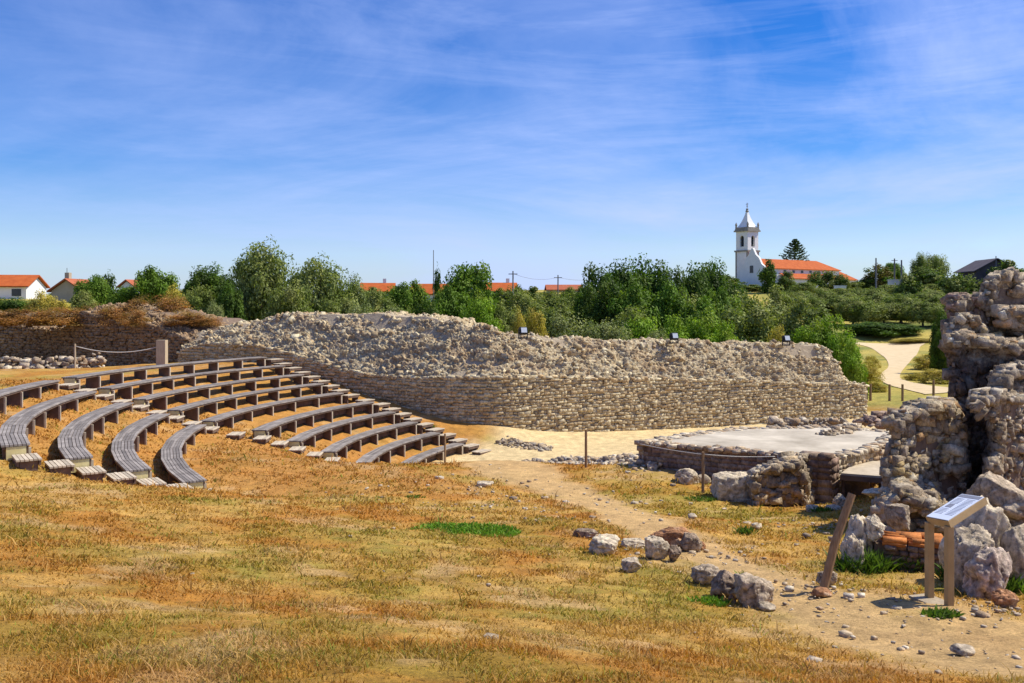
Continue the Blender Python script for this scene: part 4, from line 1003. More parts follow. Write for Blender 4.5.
mb = MB(); mb.tube([(TX, TY, zs + 4.25), (TX, TY, zs + 4.6), (TX, TY, zs + 4.9), (TX, TY, zs + 5.3), (TX, TY, zs + 5.4)], [.28, .5, .3, .36, .1], 10); mb.tube([(TX, TY, zs + 5.3), (TX, TY, zs + 7.0)], .09, 6); mb.box((TX, TY, zs + 6.6), (.12, .9, .14)); mb.tube([(TX, TY, zs + 5.9), (TX, TY, zs + 6.1), (TX, TY, zs + 6.2)], [.1, .3, .1], 8); mb.build('finial', M['granite'], sp_)

# ------------------------------------------------------------------ houses
def house(px, py_e, Y, w, dep, he, hr, rz, label, wall='white', roof='roof', wins=(), name='house', ov=.5, chim=None):
    """px, py_e: middle of the front eaves; roof ridge along local x; front faces local -y"""
    p = at(px, py_e, Y); g = gz(p[0], p[1]); o = empty(name, (p[0], p[1], g), rz); tag(o, label, 'house')
    ze = p[2] - g; wl, rf = MB(), MB()
    hw = dep / 2; x0, x1 = -w / 2, w / 2
    wl.add([(x0, 0, -1), (x1, 0, -1), (x1, dep, -1), (x0, dep, -1), (x0, 0, ze), (x1, 0, ze), (x1, dep, ze), (x0, dep, ze), (x0, hw, ze + hr), (x1, hw, ze + hr)],
           [(0, 1, 5, 4), (1, 2, 6, 9, 5), (2, 3, 7, 6), (3, 0, 4, 8, 7), (0, 3, 2, 1)])
    wo = wl.build('wall', M[wall], o); s = hr / hw
    for sg in (0, 1):
        P = [(x0 - ov, -ov, ze - s * ov + .1), (x1 + ov, -ov, ze - s * ov + .1), (x1 + ov, hw, ze + hr + .1), (x0 - ov, hw, ze + hr + .1)]
        if sg: P = [(x, dep - y, z) for x, y, z in P]
        rf.hexa(P + [(x, y, z + .2) for x, y, z in P])
    ro = rf.build('roof', M[roof], o)
    for wx, wz, ww, wh in wins:
        f = MB().box((wx, -.03, ze - wz), (ww + .24, .1, wh + .24)).build('window', M['white'], o); MB().box((wx, -.08, ze - wz), (ww, .06, wh)).build('pane', M['dark'], f)
    if chim: MB().box((chim, hw + .3, ze + hr + .5), (.7, .7, 1.4)).build('chimney', M['tanwall' if roof != 'roof' else 'white'], ro)
    return o
house(2, 286.5, 150, 7.6, 8.5, 3, 1.8, 0.12, 'white house with orange roof and dark windows at the far left', wins=((-1.8, 1.0, 1.2, 1.1), (2.3, 1.0, 1.5, 1.2), (-4.1, 1.0, .9, 1.1)))
house(91, 291, 140, 5.0, 4.9, 2, 1.6, 1.45, 'small tan gabled house with a faded red roof at left', 'tanwall', 'redroof', chim=-1.6)
house(142, 287, 170, 3.6, 3.6, 2, 1.1, 1.2, 'tiny white gable peeping between two trees at left', 'white', 'redroof')
house(378, 291.5, 190, 6.5, 6, 2.5, 1.6, 0.15, 'low orange roof among trees right of the tall airy trees', chim=1.4, wins=((-1, 1.2, 1, 1),))
house(428, 294, 185, 7.0, 7, 2.5, 1.9, -0.1, 'orange roof half hidden beside the slim dark tree', wins=((-1, 1.2, 1, 1),))
house(499, 291, 195, 7.5, 6, 2.5, 1.6, 0.1, 'orange roof showing right of the bushy round tree', chim=2.2)
house(565, 290, 240, 9, 6, 2, 1.2, 0.05, 'faint reddish roof behind olive bushes left of the dark wood', 'tanwall', 'redroof')
house(1006, 271, 200, 9.5, 8.4, 3, 2.3, 1.5, 'dark slate roofed house above the trees behind the tall ruin', 'darkroof', 'darkroof', ov=.8)
# white garden walls below the church
def bigwall(px0, px1, pyt, pyb, Y, label, name='garden_wall'):
    a, b = at(px0, pyt, Y), at(px1, pyb, Y); o = MB(); g = gz((a[0] + b[0]) / 2, Y)
    o.box((0, 0, (a[2] - g) / 2), (b[0] - a[0], .4, a[2] - g)); o.box((0, 0, a[2] - g + .06), (b[0] - a[0] + .2, .6, .12))
    ob = o.build(name, M['white']); ob.location = ((a[0] + b[0]) / 2, Y, g); tag(ob, label, 'wall')
bigwall(805, 818, 286, 292, 222, 'short white wall seen between olive trees below the church nave')
bigwall(834, 846, 286, 296, 222, 'white wall piece below the orange sacristy roof')
bigwall(888, 901, 280, 288, 225, 'white wall piece among the trees near the utility poles')

# ------------------------------------------------------------------ poles
def pole(px, py_top, Y, label, arm=True, r=.11, name='utility_pole'):
    p = at(px, py_top, Y); g = gz(p[0], p[1]); o = empty(name, (p[0], p[1], g)); tag(o, label, 'pole')
    h = p[2] - g
    MB().tube([(0, 0, -.3), (0, 0, h)], [r * 1.4, r], 7).build('shaft', M['pole'], o)
    if arm: MB().box((0, 0, h - .5), (1.5, .12, .14)).build('crossarm', M['pole'], o)
    return np.array([p[0], p[1], p[2] - .4])
q1 = pole(513, 271, 150, 'utility pole with crossarm left of the other one by the olive bushes')
q2 = pole(558, 275, 170, 'utility pole with crossarm just left of the dark wood')
pole(433.5, 250, 180, 'tall thin mast behind the slim dark tree', False, .07, 'mast')
pole(876, 258, 215, 'bare dark utility pole at the round reddish tree', False, .16)
q4 = pole(894.5, 258.5, 225, 'utility pole with crossarm, left of a close pair near the dark roof', True, .16)
pole(901.5, 260, 220, 'bare utility pole, right of a close pair near the dark roof', False, .18)
pole(996, 256, 195, 'thin pole rising beside the dark slate roof', False, .1, 'mast')
pole(67, 268, 150, 'thin aerial mast above the faded red roof', False, .05, 'mast')
def wire(a, b, sag, label):
    rope(a, b, sag, .025, label, 'pole', 'overhead_wire')
wire(q1, q2, .7, 'overhead wire slung between two utility poles'); wire(q2, at(600, 277, 185), .6, 'overhead wire running from the pole into the dark wood')

# ------------------------------------------------------------------ trees
def crown_mesh(name, seed, n, leaf, pal, shape='round', clumps=60, z0=0.08, spread=1.0, air=0.0):
    rng = np.random.default_rng(seed); cs = []; rs = []
    tries = 0
    while len(cs) < clumps and tries < 20000:
        tries += 1
        p = rng.uniform(-1, 1, 3); rr = np.hypot(p[0], p[1]); h = (p[2] + 1) / 2
        if shape == 'round': lim = math.sqrt(max(0, 1 - (max(h, .0) * 1.0 - .42) ** 2 / .36)) if h < 1 else 0; lim = min(1, lim)
        elif shape == 'bush': lim = math.sqrt(max(0, 1 - h ** 2.2))
        elif shape == 'tall': lim = .55 + .45 * math.sin(math.pi * min(1, h * 1.1)) if h < .8 else (1 - h) * 3.4
        elif shape == 'column': lim = (1 - h) ** .55 * (.7 + .3 * math.sin(h * 9 + seed))
        elif shape == 'umbrella': lim = 1 if h > .45 else .25 + h
        lim *= .84 + .2 * vnoise(np.array([math.atan2(p[1], p[0]) * 1.3 + seed]), np.array([h * 3.1]), seed)[0] if shape != 'x' else 1
        if rr > lim or rr < lim * .45 * rng.random(): continue
        cs.append((p[0] * .40 * spread, p[1] * .40 * spread, z0 + h * (.90 - z0))); rs.append(rng.uniform(.12, .21) * (1 - .15 * h))
    cs = np.array(cs); rs = np.array(rs); pal = np.array(pal)
    ci = rng.integers(len(cs), size=n)
    d = rng.normal(size=(n, 3)); d /= np.linalg.norm(d, axis=1)[:, None]
    rad = rs[ci] * (rng.random(n) ** (1 / 2.2)) * .98
    P = cs[ci] + d * rad[:, None]
    out = P - np.array([0, 0, .45]); out /= np.linalg.norm(out, axis=1)[:, None] + 1e-6
    nrm = d * .6 + out * .35 + rng.normal(size=(n, 3)) * .45 + np.array([0, 0, .25]); nrm /= np.linalg.norm(nrm, axis=1)[:, None]
    t = rng.normal(size=(n, 3)); u = np.cross(nrm, t); u /= np.linalg.norm(u, axis=1)[:, None]; v = np.cross(nrm, u)
    sz = leaf * rng.uniform(.6, 1.4, n)[:, None]
    V = np.stack([P - u * sz, P - v * sz * .5 + nrm * sz * .12, P + u * sz, P + v * sz * .5 + nrm * sz * .12], 1).reshape(-1, 3)
    V[:, 2] = np.maximum(V[:, 2], .015)
    cc = pal[rng.integers(len(pal), size=len(cs))] * rng.uniform(.8, 1.22, len(cs))[:, None]
    c = cc[ci] * rng.uniform(.7, 1.35, n)[:, None]
    i = np.arange(n) * 4
    me = np_mesh(name, V, np.stack([i, i + 1, i + 2, i + 3], 1), np.repeat(c, 4, 0))
    me.materials.append(M['leaf'])
    mb = MB(); tp = []
    mb.tube([(0, 0, -.05), (.01, 0, .12), (-.01, .01, .35), (0, 0, .7 if shape != 'bush' else .4)], [.035, .026, .02, .006], 7)
    for k in range(7):
        q = cs[rng.integers(len(cs))]; b = rng.uniform(.12, .4)
        mb.tube([(0, 0, b), tuple((q + np.array([0, 0, b])) / 2 + np.array([0, 0, .02])), tuple(q)], [.016, .01, .004], 5)
    tr = bpy.data.meshes.new('trunk'); tr.from_pydata(mb.v, [], mb.f); tr.update(); tr.materials.append(M['bark'])
    return me, tr
OLIVE = [(.13, .155, .06), (.105, .135, .045), (.16, .175, .08), (.09, .12, .035)]; OLIVE = [tuple(np.array(c) * 1.45 * np.array((1.06, 1.04, .68))) for c in OLIVE]
GREEN = [(.085, .15, .022), (.11, .18, .028), (.065, .12, .018), (.13, .19, .035)]; GREEN = [tuple(np.array(c) * 1.25 * np.array((1.06, 1.04, .68))) for c in GREEN]
BRIGHT = [(.13, .215, .022), (.16, .24, .03), (.105, .18, .02), (.18, .24, .04)]; BRIGHT = [tuple(np.array(c) * 1.3 * np.array((1.06, 1.04, .68))) for c in BRIGHT]
DEEP = [(.045, .085, .018), (.06, .105, .02), (.038, .068, .016), (.075, .115, .025)]; DEEP = [tuple(np.array(c) * 1.15 * np.array((1.06, 1.04, .68))) for c in DEEP]
GREYG = [(.15, .18, .10), (.12, .15, .075), (.18, .2, .12)]; GREYG = [tuple(np.array(c) * 1.35 * np.array((1.06, 1.04, .68))) for c in GREYG]
YEL = [(.42, .34, .06), (.36, .31, .055), (.46, .35, .08)]
DRY = [(.36, .17, .05), (.30, .15, .05), (.40, .21, .065), (.24, .15, .04)]
RUSTY = [(.11, .09, .03), (.09, .085, .025), (.13, .095, .035)]; RUSTY = [tuple(np.array(c) * 1.3 * np.array((1.06, 1.04, .68))) for c in RUSTY]
KIND = {}
def kind(key, *a, **k): KIND[key] = [crown_mesh('crown', a[0] + 97 * i, *a[1:], **k) for i in range(a[0] and k.pop('variants', 2) or 1)] if False else None
def mk(key, variants, seed, n, leaf, pal, **k):
    KIND[key] = [crown_mesh('crown', seed + 97 * i, n, leaf, pal, **k) for i in range(variants)]
mk('airy', 2, 1000, 13000, .0175, OLIVE + GREYG[:1], shape='tall', clumps=55)
mk('round_green', 3, 1100, 22000, .0225, GREEN, shape='round', clumps=75)
mk('deep', 3, 1200, 24000, .0225, DEEP + GREEN[2:3], shape='round', clumps=85)
mk('bright_bush', 2, 1300, 17000, .0195, BRIGHT, shape='bush', clumps=70, z0=.05)
mk('olive_bush', 3, 1400, 17000, .0195, OLIVE, shape='bush', clumps=70, z0=.05)
mk('grey_bush', 2, 1500, 16000, .019, GREYG, shape='bush', clumps=70, z0=.05)
mk('yellow_bush', 2, 1600, 9000, .02, YEL, shape='bush', clumps=45, z0=.05)
mk('dry_bush', 3, 1700, 8000, .017, DRY, shape='bush', clumps=45, z0=.03)
mk('column', 2, 1800, 5000, .03, DEEP + GREEN[:1], shape='column', clumps=60, z0=.05)
mk('olive', 4, 1900, 9000, .0235, OLIVE, shape='round', clumps=55, z0=.24)
mk('rusty', 1, 2000, 5000, .03, RUSTY + GREEN[2:3], shape='round', clumps=60)
mk('far', 3, 2100, 4500, .034, OLIVE + DEEP[:2], shape='round', clumps=45)
_tk = 0
def tree(px, top, wpx, Y, key, label, group=None, name='tree', low=None, depth=1.0):
    global _tk
    _tk += 1; rnd = random.Random(_tk * 13)
    p = at(px, top, Y); g = gz(p[0], p[1])
    if low is not None: g = max(g, at(px, low, Y)[2] - .3)
    cm, tm = KIND[key][_tk % len(KIND[key])]
    o = empty(name, (p[0], p[1], g), rnd.uniform(0, 6.28)); tag(o, label, 'bush' if 'bush' in name else 'tree', group)
    w = wpx * Y / F * 1.18; o.scale = (w, w * depth, max(.5, (p[2] - g)) * 1.02)
    link('crown', cm, None, o); link('trunk', tm, None, o)
    return o
GW = 'dense green trees behind the long wall'
# left of the picture
tree(262, 228, 62, 66, 'airy', 'tallest airy grey green tree behind the bend of the wall')
tree(245, 262, 40, 65, 'airy', 'airy grey green tree leaning out left of the tallest one')
tree(318, 245, 64, 64, 'airy', 'broad airy grey green tree right of the tallest one')
tree(290, 270, 50, 58, 'olive_bush', 'grey green bush filling in below the two airy trees', name='bush')
tree(230, 283, 30, 60, 'deep', 'dark round tree tucked left of the tallest airy tree')
tree(355, 270, 38, 68, 'airy', 'thin airy tree right of the two big airy trees')
tree(340, 285, 50, 60, 'olive_bush', 'low olive bush just right of the big airy trees', name='bush')
tree(378, 289, 46, 62, 'olive_bush', 'low olive bush in front of the first orange roof', name='bush')
tree(212, 264, 48, 90, 'deep', 'dark dome of a tree left of the tallest airy tree')
tree(195, 276, 26, 88, 'deep', 'small dark tree left of the dark dome tree')
tree(155, 263, 42, 78, 'round_green', 'round bright tree with open leafy top at left')
tree(198, 281, 46, 66, 'olive_bush', 'yellow green bush in front of the dark dome tree', name='bush')
tree(175, 284, 34, 70, 'yellow_bush', 'yellowish bush between the bright tree and the dark dome', name='bush')
tree(94, 272, 34, 80, 'round_green', 'green tree with a spiky top left of the tiny white gable')
tree(109, 270, 30, 82, 'column', 'pointed dark green tree beside the spiky one')
tree(125, 285, 34, 78, 'round_green', 'low green tree before the tiny white gable')
tree(82, 290, 40, 72, 'olive_bush', 'dark green bush in front of the faded red roof', name='bush')
tree(14, 297, 42, 75, 'deep', 'dark green bush before the white house at left', name='bush')
tree(42, 290, 36, 70, 'yellow_bush', 'yellow green bush between the two left houses', name='bush')
tree(58, 294, 30, 68, 'yellow_bush', 'pale yellow bush below the tan gabled house', name='bush')
tree(214, 296, 26, 56, 'grey_bush', 'silvery bush near the end of the wall at left', name='bush')
for px, tp, w, Y, lab in ((30, 304, 50, 53.2, 'brown dry bush on the dark wall below the white house'), (60, 303, 46, 53.4, 'brown dry bush on the dark wall below the tan house'), (118, 300, 36, 52.5, 'orange dry bush on the pale hump of the dark wall'), (148, 292, 46, 53.5, 'large rusty dry bush on top of the dark wall'),
                          (172, 290, 40, 54, 'tall rusty dry bush under the bright round tree'), (190, 308, 42, 50.3, 'orange dry bush hanging over the wall near the square post'), (205, 311, 26, 50, 'small orange dry bush at the break in the wall'), (135, 305, 26, 50.6, 'small orange dry bush at the lip of the dark wall'), (5, 306, 40, 53, 'brown dry bush on the wall at the left edge'), (90, 300, 30, 54, 'thin brown dry bush behind the pale hump')):
    tree(px, tp + 2, w * 1.35, Y, 'dry_bush', lab, name='dry_bush', low=321)
# centre
tree(405, 277, 44, 78, 'round_green', 'green tree between the first two orange roofs')
tree(437, 263, 17, 80, 'column', 'slim dark columnar tree under the thin mast')
tree(471, 261, 54, 76, 'round_green', 'bushy round green tree in the middle of the skyline')
tree(450, 282, 40, 72, 'round_green', 'green tree low at the left of the bushy round one')
tree(427, 296, 30, 66, 'deep', 'small dark bush below the second orange roof', name='bush')
tree(400, 298, 40, 66, 'olive_bush', 'olive bush low behind the wall left of centre', name='bush')
tree(480, 290, 44, 68, 'bright_bush', 'bright green bush under the bushy round tree', name='bush')
tree(360, 298, 40, 58, 'grey_bush', 'silvery bush on the wall line right of the airy trees', name='bush')
tree(390, 302, 40, 60, 'grey_bush', 'silvery bush behind the highest part of the wall', name='bush')
for i, (px, tp, w, Y, k) in enumerate(((515, 287, 46, 92, 'olive'), (545, 289, 44, 98, 'olive'), (572, 291, 40, 96, 'olive'), (528, 296, 42, 80, 'olive_bush'), (505, 300, 40, 76, 'olive_bush'), (556, 300, 50, 84, 'olive'), (588, 298, 40, 88, 'olive'))):
    tree(px, tp, w, Y, k, 'olive green tree in the low group between the round tree and the dark wood', 'olive trees left of the dark wood')
tree(535, 301, 26, 68, 'yellow_bush', 'yellow bush glowing among the olives near the left floodlight', name='bush')
tree(518, 307, 22, 66, 'yellow_bush', 'small yellow bush just above the left floodlight', name='bush')
tree(563, 309, 62, 58, 'grey_bush', 'pale silvery bush right of the left floodlight', name='bush')
tree(598, 313, 54, 58, 'grey_bush', 'pale silvery bush at the foot of the dark wood', name='bush')
for px, tp, w, Y, k in ((598, 264, 54, 80, 'deep'), (622, 262, 50, 84, 'deep'), (646, 257, 60, 86, 'deep'), (672, 268, 46, 84, 'deep'), (694, 266, 44, 88, 'deep'), (716, 261, 44, 92, 'deep'), (612, 282, 50, 74, 'deep'), (640, 280, 56, 74, 'round_green'),
                        (668, 284, 50, 74, 'round_green'), (696, 284, 52, 76, 'olive_bush'), (720, 283, 44, 78, 'round_green'), (630, 300, 50, 68, 'olive_bush'), (744, 280, 60, 82, 'olive_bush'), (775, 285, 50, 86, 'olive_bush'), (700, 298, 50, 70, 'round_green'), (590, 285, 40, 76, 'deep'), (735, 284, 40, 96, 'deep')):
    tree(px, tp, w, Y, k, 'dense green tree in the dark wood behind the right half of the long wall', GW)
tree(712, 260, 30, 96, 'deep', 'small dark treetop standing up at the right end of the dark wood')
for px, tp, w, Y, lab in ((640, 309, 56, 60, 'bright green bush right of the silvery ones behind the wall'), (672, 312, 50, 59, 'bright green bush just behind the middle floodlight'), (704, 309, 56, 60, 'bright green bush right of the middle floodlight'), (727, 318, 44, 58, 'low bright bush left of the dark dome tree')):
    tree(px, tp, w, Y, 'bright_bush', lab, name='bush')
tree(618, 320, 40, 57, 'grey_bush', 'low silvery bush behind the wall under the dark wood', name='bush')
tree(657, 322, 34, 57, 'grey_bush', 'small silvery bush left of the middle floodlight', name='bush')
tree(752, 289, 84, 70, 'olive_bush', 'big dark dome of a tree behind the wall below the church tower')
tree(805, 297, 66, 70, 'olive_bush', 'dark olive dome right of the biggest one below the church')
tree(775, 318, 26, 62, 'yellow_bush', 'yellow bush between two dark domes at the right floodlight', name='bush')
tree(832, 312, 48, 62, 'bright_bush', 'bright green bush over the right end of the long wall', name='bush')
tree(812, 318, 50, 62, 'bright_bush', 'bright green bush right of the right floodlight', name='bush')
tree(850, 338, 32, 58, 'bright_bush', 'bright green bush hanging past the end of the long wall', name='bush')
tree(941, 309, 22, 80, 'deep', 'tall dark shrub beside the left edge of the tall ruin', name='bush')
tree(944, 328, 22, 76, 'deep', 'dark shrub low behind the tall ruin', name='bush')
# olive grove
rg = random.Random(77)
for row, (Y, tp, n, x0, x1, w) in enumerate(((158, 299, 6, 842, 950, 36), (170, 295, 8, 780, 955, 34), (183, 291, 9, 785, 970, 32), (196, 287, 9, 775, 975, 30), (210, 284, 9, 790, 985, 28))):
    for i in range(n):
        px = x0 + (x1 - x0) * (i + .5) / n + rg.uniform(-4, 4)
        tree(px, tp + rg.uniform(-3, 4), w * rg.uniform(.85, 1.2), Y + rg.uniform(-5, 5), 'olive', 'grey green olive tree in the grove on the slope below the church', 'olive trees of the grove')
tree(873, 322, 56, 146, 'deep', 'dark low thicket on the bank above the road', name='bush')
tree(900, 324, 40, 147, 'deep', 'dark low thicket right on the bank above the road', name='bush')
for px, tp, w, Y, lab in ((868, 360, 30, 66, 'yellow grassy bush inside the road bend'), (872, 353, 18, 80, 'yellow green grassy bush at the left side of the road'), (932, 352, 38, 84, 'golden grassy bush right of the road bend'), (938, 367, 40, 68, 'golden grassy bush by the tall ruin'), (916, 372, 26, 72, 'low golden grassy bush at the right side of the road bend'), (876, 380, 22, 62, 'low golden grassy bush behind the close pair of posts'), (915, 338, 50, 140, 'yellow grassy bank bush at the far end of the road')):
    tree(px, tp, w, Y, 'yellow_bush', lab, name='bush')
# beside the church and along the right skyline
tree(769, 255, 26, 225, 'column', 'dark pointed tree in front of the church facade')
tree(823, 266, 30, 226, 'far', 'dark green tree in front of the church nave')
tree(842, 273, 20, 224, 'far', 'small green tree before the orange sacristy')
tree(788, 270, 18, 226, 'far', 'small thin tree before the church aisle')
tree(880, 264, 34, 232, 'rusty', 'round reddish green tree at the bare pole')
tree(893, 262, 24, 236, 'round_green', 'bright green tree right of the reddish round one')
tree(921, 250, 24, 222, 'airy', 'tall thin tree left of a tall pair right of the church'); tree(936, 249, 26, 224, 'airy', 'tall thin tree right of a tall pair right of the church')
tree(928, 266, 40, 218, 'far', 'dark green tree below the tall thin pair')
for i, (px, tp, w) in enumerate(((905, 272, 30), (950, 268, 34), (963, 272, 30), (1012, 258, 40), (1035, 262, 40), (990, 278, 40), (970, 284, 36))):
    tree(px, tp, w, 190, 'far', 'dark green tree on the skyline around the dark slate roof', 'skyline trees at the right')
for px, tp, w, Y in ((852, 280, 24, 230), (865, 278, 24, 232), (905, 280, 26, 228), (940, 280, 30, 215), (796, 284, 24, 228), (812, 284, 24, 226), (830, 286, 24, 226), (778, 282, 24, 228), (755, 284, 24, 230), (735, 280, 24, 235), (725, 274, 26, 240)):
    tree(px, tp, w, Y, 'far', 'small green tree along the foot of the church', 'trees at the foot of the church')
for i, (px, tp, w) in enumerate(((375, 284, 24), (410, 284, 26), (515, 282, 24), (535, 283, 26), (552, 284, 24), (570, 284, 26), (585, 283, 26), (445, 284, 26), (340, 284, 26), (225, 285, 30), (180, 284, 30), (500, 285, 24), (165, 283, 26), (60, 289, 20))):
    tree(px, tp + 2, w, 165, 'far', 'small distant tree on the low skyline left of the dark wood', 'distant skyline trees')
def conifer(px, top, bot, wpx, Y, label):
    p = at(px, top, Y); g = gz(p[0], p[1]); H = p[2] - g; o = empty('conifer', (p[0], p[1], g)); tag(o, label, 'tree')
    MB().tube([(0, 0, -.3), (0, 0, H)], [.35, .05], 7).build('trunk', M['bark'], o)
    rng = np.random.default_rng(9); V = []; Cc = []
    zb_ = H - (bot - top) * Y / F
    for tier in range(11):
        f = tier / 10; z = zb_ + (H - zb_) * f ** .9; L_ = wpx * Y / F / 2 * (1 - f) ** .8 + .35
        for b in range(7):
            a = b * .9 + tier * 1.3 + rng.normal() * .2; Lb = L_ * rng.uniform(.75, 1.15)
            for q in range(34):
                t = rng.random() ** .7; up = .28 * Lb * t * t - .08 * Lb
                c = np.array([math.cos(a) * Lb * t, math.sin(a) * Lb * t, z + up]) + rng.normal(size=3) * np.array([.16, .16, .1]) * (1.2 - .4 * t)
                u = np.array([math.cos(a), math.sin(a), .3]) + rng.normal(size=3) * .5; u /= np.linalg.norm(u); v = np.cross(u, rng.normal(size=3)); v /= np.linalg.norm(v)
                V += [c - u * .34, c - v * .13, c + u * .34, c + v * .13]; Cc += [np.array((.05, .085, .03)) * rng.uniform(.6, 1.4)] * 4
    i = np.arange(len(V) // 4) * 4
    link('crown', np_mesh('crown', np.array(V), np.stack([i, i + 1, i + 2, i + 3], 1), np.array(Cc)), M['leaf'], o)
conifer(795, 240, 263, 30, 262, 'dark conifer with tiered spreading branches behind the church roof')

# ------------------------------------------------------------------ weeds
def weed(px, py, wm, hm, label, n=160, pal=((.09, .17, .02), (.13, .21, .03), (.07, .12, .02)), group='green weeds among the stones', dY=0.0):
    p = place(px, py); p[1] += dY; p[2] = gz(p[0], p[1]); rng = np.random.default_rng(int(px * 7 + py)); pal = np.array(pal); V = []; Cc = []
    for _ in range(n):
        a = rng.uniform(0, 6.28); r = wm / 2 * math.sqrt(rng.random()); b = np.array([r * math.cos(a), r * .6 * math.sin(a), -.02]); h = hm * rng.uniform(.35, 1) * (1 - .5 * r / wm)
        ln = rng.normal(size=2) * hm * .35; wd = rng.uniform(.006, .016); u = rng.normal(size=2); u /= np.linalg.norm(u); u = np.array([*u, 0]) * wd
        m = b + np.array([ln[0] * .4, ln[1] * .4, h * .6]); t = b + np.array([*ln, h])
        V += [b - u * .6, m - u * 1.3, t, m + u * 1.3]; Cc += [pal[rng.integers(len(pal))] * rng.uniform(.7, 1.3)] * 4
    i = np.arange(n) * 4
    o = link('weed_clump', np_mesh('weed_clump', np.array(V), np.stack([i, i + 1, i + 2, i + 3], 1), np.array(Cc)), M['grass']); o.location = p
    tag(o, label, 'plant', group)
weed(862, 572, .75, .42, 'tall green weeds left of the brick ledge by the leaning post', 420)
weed(892, 570, .5, .32, 'green weeds against the dark left half of the brick ledge', 260); weed(915, 570, .5, .34, 'green weeds against the brick ledge behind the sign legs', 260); weed(958, 580, .5, .34, 'green weeds right of the sign legs', 240)
weed(985, 588, .6, .35, 'dark green weeds under the pitted pinkish boulder', 300, pal=((.06, .12, .02), (.09, .15, .025))); weed(1012, 592, .5, .3, 'green weeds at the right edge below the boulders', 240); weed(1020, 545, .35, .25, 'yellow green weed beside the rightmost boulder', 160, pal=((.2, .24, .03), (.15, .2, .03)))
weed(940, 617, .35, .13, 'flat green weed tuft in front of the sign foot', 260); weed(744, 581, .13, .17, 'small green tuft growing behind the pitted grey boulder', 70, pal=((.2, .26, .03), (.15, .22, .03))); weed(708, 604, .5, .1, 'low bright green grass tuft left of the boulder pair', 260, pal=((.12, .24, .02), (.16, .27, .03)))
weed(822, 511, .5, .14, 'low green weed at the platform corner', 200); weed(745, 534, .35, .2, 'green grass tuft right of the path', 120); weed(462, 533, 1.9, .12, 'patch of vivid green grass in the middle of the dry slope', 2600, pal=((.12, .26, .02), (.15, .30, .03), (.2, .28, .04)))
weed(700, 500, .7, .12, 'low green grass at the thin post before the platform', 260); weed(430, 428, .6, .2, 'small green weed between the wall and the stair', 90); weed(414, 498, .5, .1, 'small green tuft left of the vivid green patch', 120)

# ------------------------------------------------------------------ dry grass and loose pebbles (uncountable)
def build_grass():
    rng = np.random.default_rng(21); n = 420000
    Y = np.exp(rng.uniform(math.log(3.2), math.log(33), n)); X = rng.uniform(-1, 1, n) * (0.68 * Y + .6)
    dirt, sand, green, n1, n2, n3, rad = ground_masks(X, Y)
    dens = fbm(X * 2.3, Y * 2.3, 91, 4)
    keep = (rng.random(n) > dirt * 1.15) & (rng.random(n) > sand * 1.2) & (rng.random(n) < np.clip((dens - .3) * 2.6, .12, 1)) & ~((X > 3.3) & (Y > 24.0) & (X < 12)) & ((rad > 13.2) | (Y < 26.5))
    X, Y, green, dens = X[keep], Y[keep], green[keep], dens[keep]; n = len(X)
    Z = gzv(X, Y)
    col, *_ = ground_colour(X, Y)
    straw = np.array((.56, .345, .11)); t = rng.random(n)
    c = col * rng.uniform(.72, 1.28, n)[:, None]
    c = np.where((t < .28)[:, None], c * .4 + straw * .6 * rng.uniform(.7, 1.15, n)[:, None], c)
    c = np.where(((t > .9) & (green > .1))[:, None], np.array((.21, .22, .03)) * rng.uniform(.8, 1.4, n)[:, None], c)
    h = rng.uniform(.011, .034, n) * (.4 + dens) * (1 + Y / 16) * np.where(green > .86, 1.3, 1) * np.where(rng.random(n) < .035, 2.4, 1); w = .0026 * np.maximum(1, Y / 4.0) * rng.uniform(.7, 1.5, n)
    a = rng.uniform(0, 2 * math.pi, n); u = np.stack([np.cos(a), np.sin(a), np.zeros(n)], 1) * w[:, None]
    ln = rng.normal(size=(n, 2)) * (h * .75)[:, None]; B = np.stack([X, Y, Z - .008], 1)
    m = B + np.stack([ln[:, 0] * .35, ln[:, 1] * .35, h * .6], 1); tp = B + np.stack([ln[:, 0], ln[:, 1], h], 1)
    V = np.stack([B - u, B + u, m + u * .8, tp, m - u * .8], 1).reshape(-1, 3)
    i = np.arange(n) * 5
    T = np.concatenate([np.stack([i, i + 1, i + 2], 1), np.stack([i, i + 2, i + 4], 1), np.stack([i + 4, i + 2, i + 3], 1)])
    tag(link('dry_grass', np_mesh('dry_grass', V, T, np.repeat(np.clip(c, .01, .9), 5, 0)), M['grass']), kind='stuff')
build_grass()
def build_pebbles():
    rng = np.random.default_rng(33); rk = Rocks(34); k = 0
    spots = [(*place(915, 640)[:2], 1.6, 1.5, 120), (*place(800, 595)[:2], .9, 1.2, 110), (*place(700, 555)[:2], 1.2, 1.4, 110), (*place(850, 530)[:2], 1.6, 1.6, 170), (*place(600, 500)[:2], 2.5, 3.0, 150), (*place(440, 490)[:2], 3.5, 3, 90), (*place(300, 560)[:2], 4, 4, 25), (*place(560, 520)[:2], 1.2, .5, 60), (*place(990, 610)[:2], .8, .6, 80), (*place(500, 508)[:2], 1.2, .4, 50)]
    for sx, sy, rx, ry, n in spots:
        for _ in range(n):
            x, y = sx + rng.normal() * rx * .6, sy + rng.normal() * ry * .6
            if y < 3: continue
            s = rng.uniform(.006, .02) * (1 + y / 14) * (2.0 if rng.random() < .1 else 1)
            rk.add(ROCK, 1, np.array([x, y, gz0([x], [y])[0] + .01]), (s, s * .8, s * .5), pick(rng, TAN), rotm((0, 0, 1), rng.uniform(0, 6)))
    tag(rk.build('pebbles', M['stone']), kind='stuff')
build_pebbles()

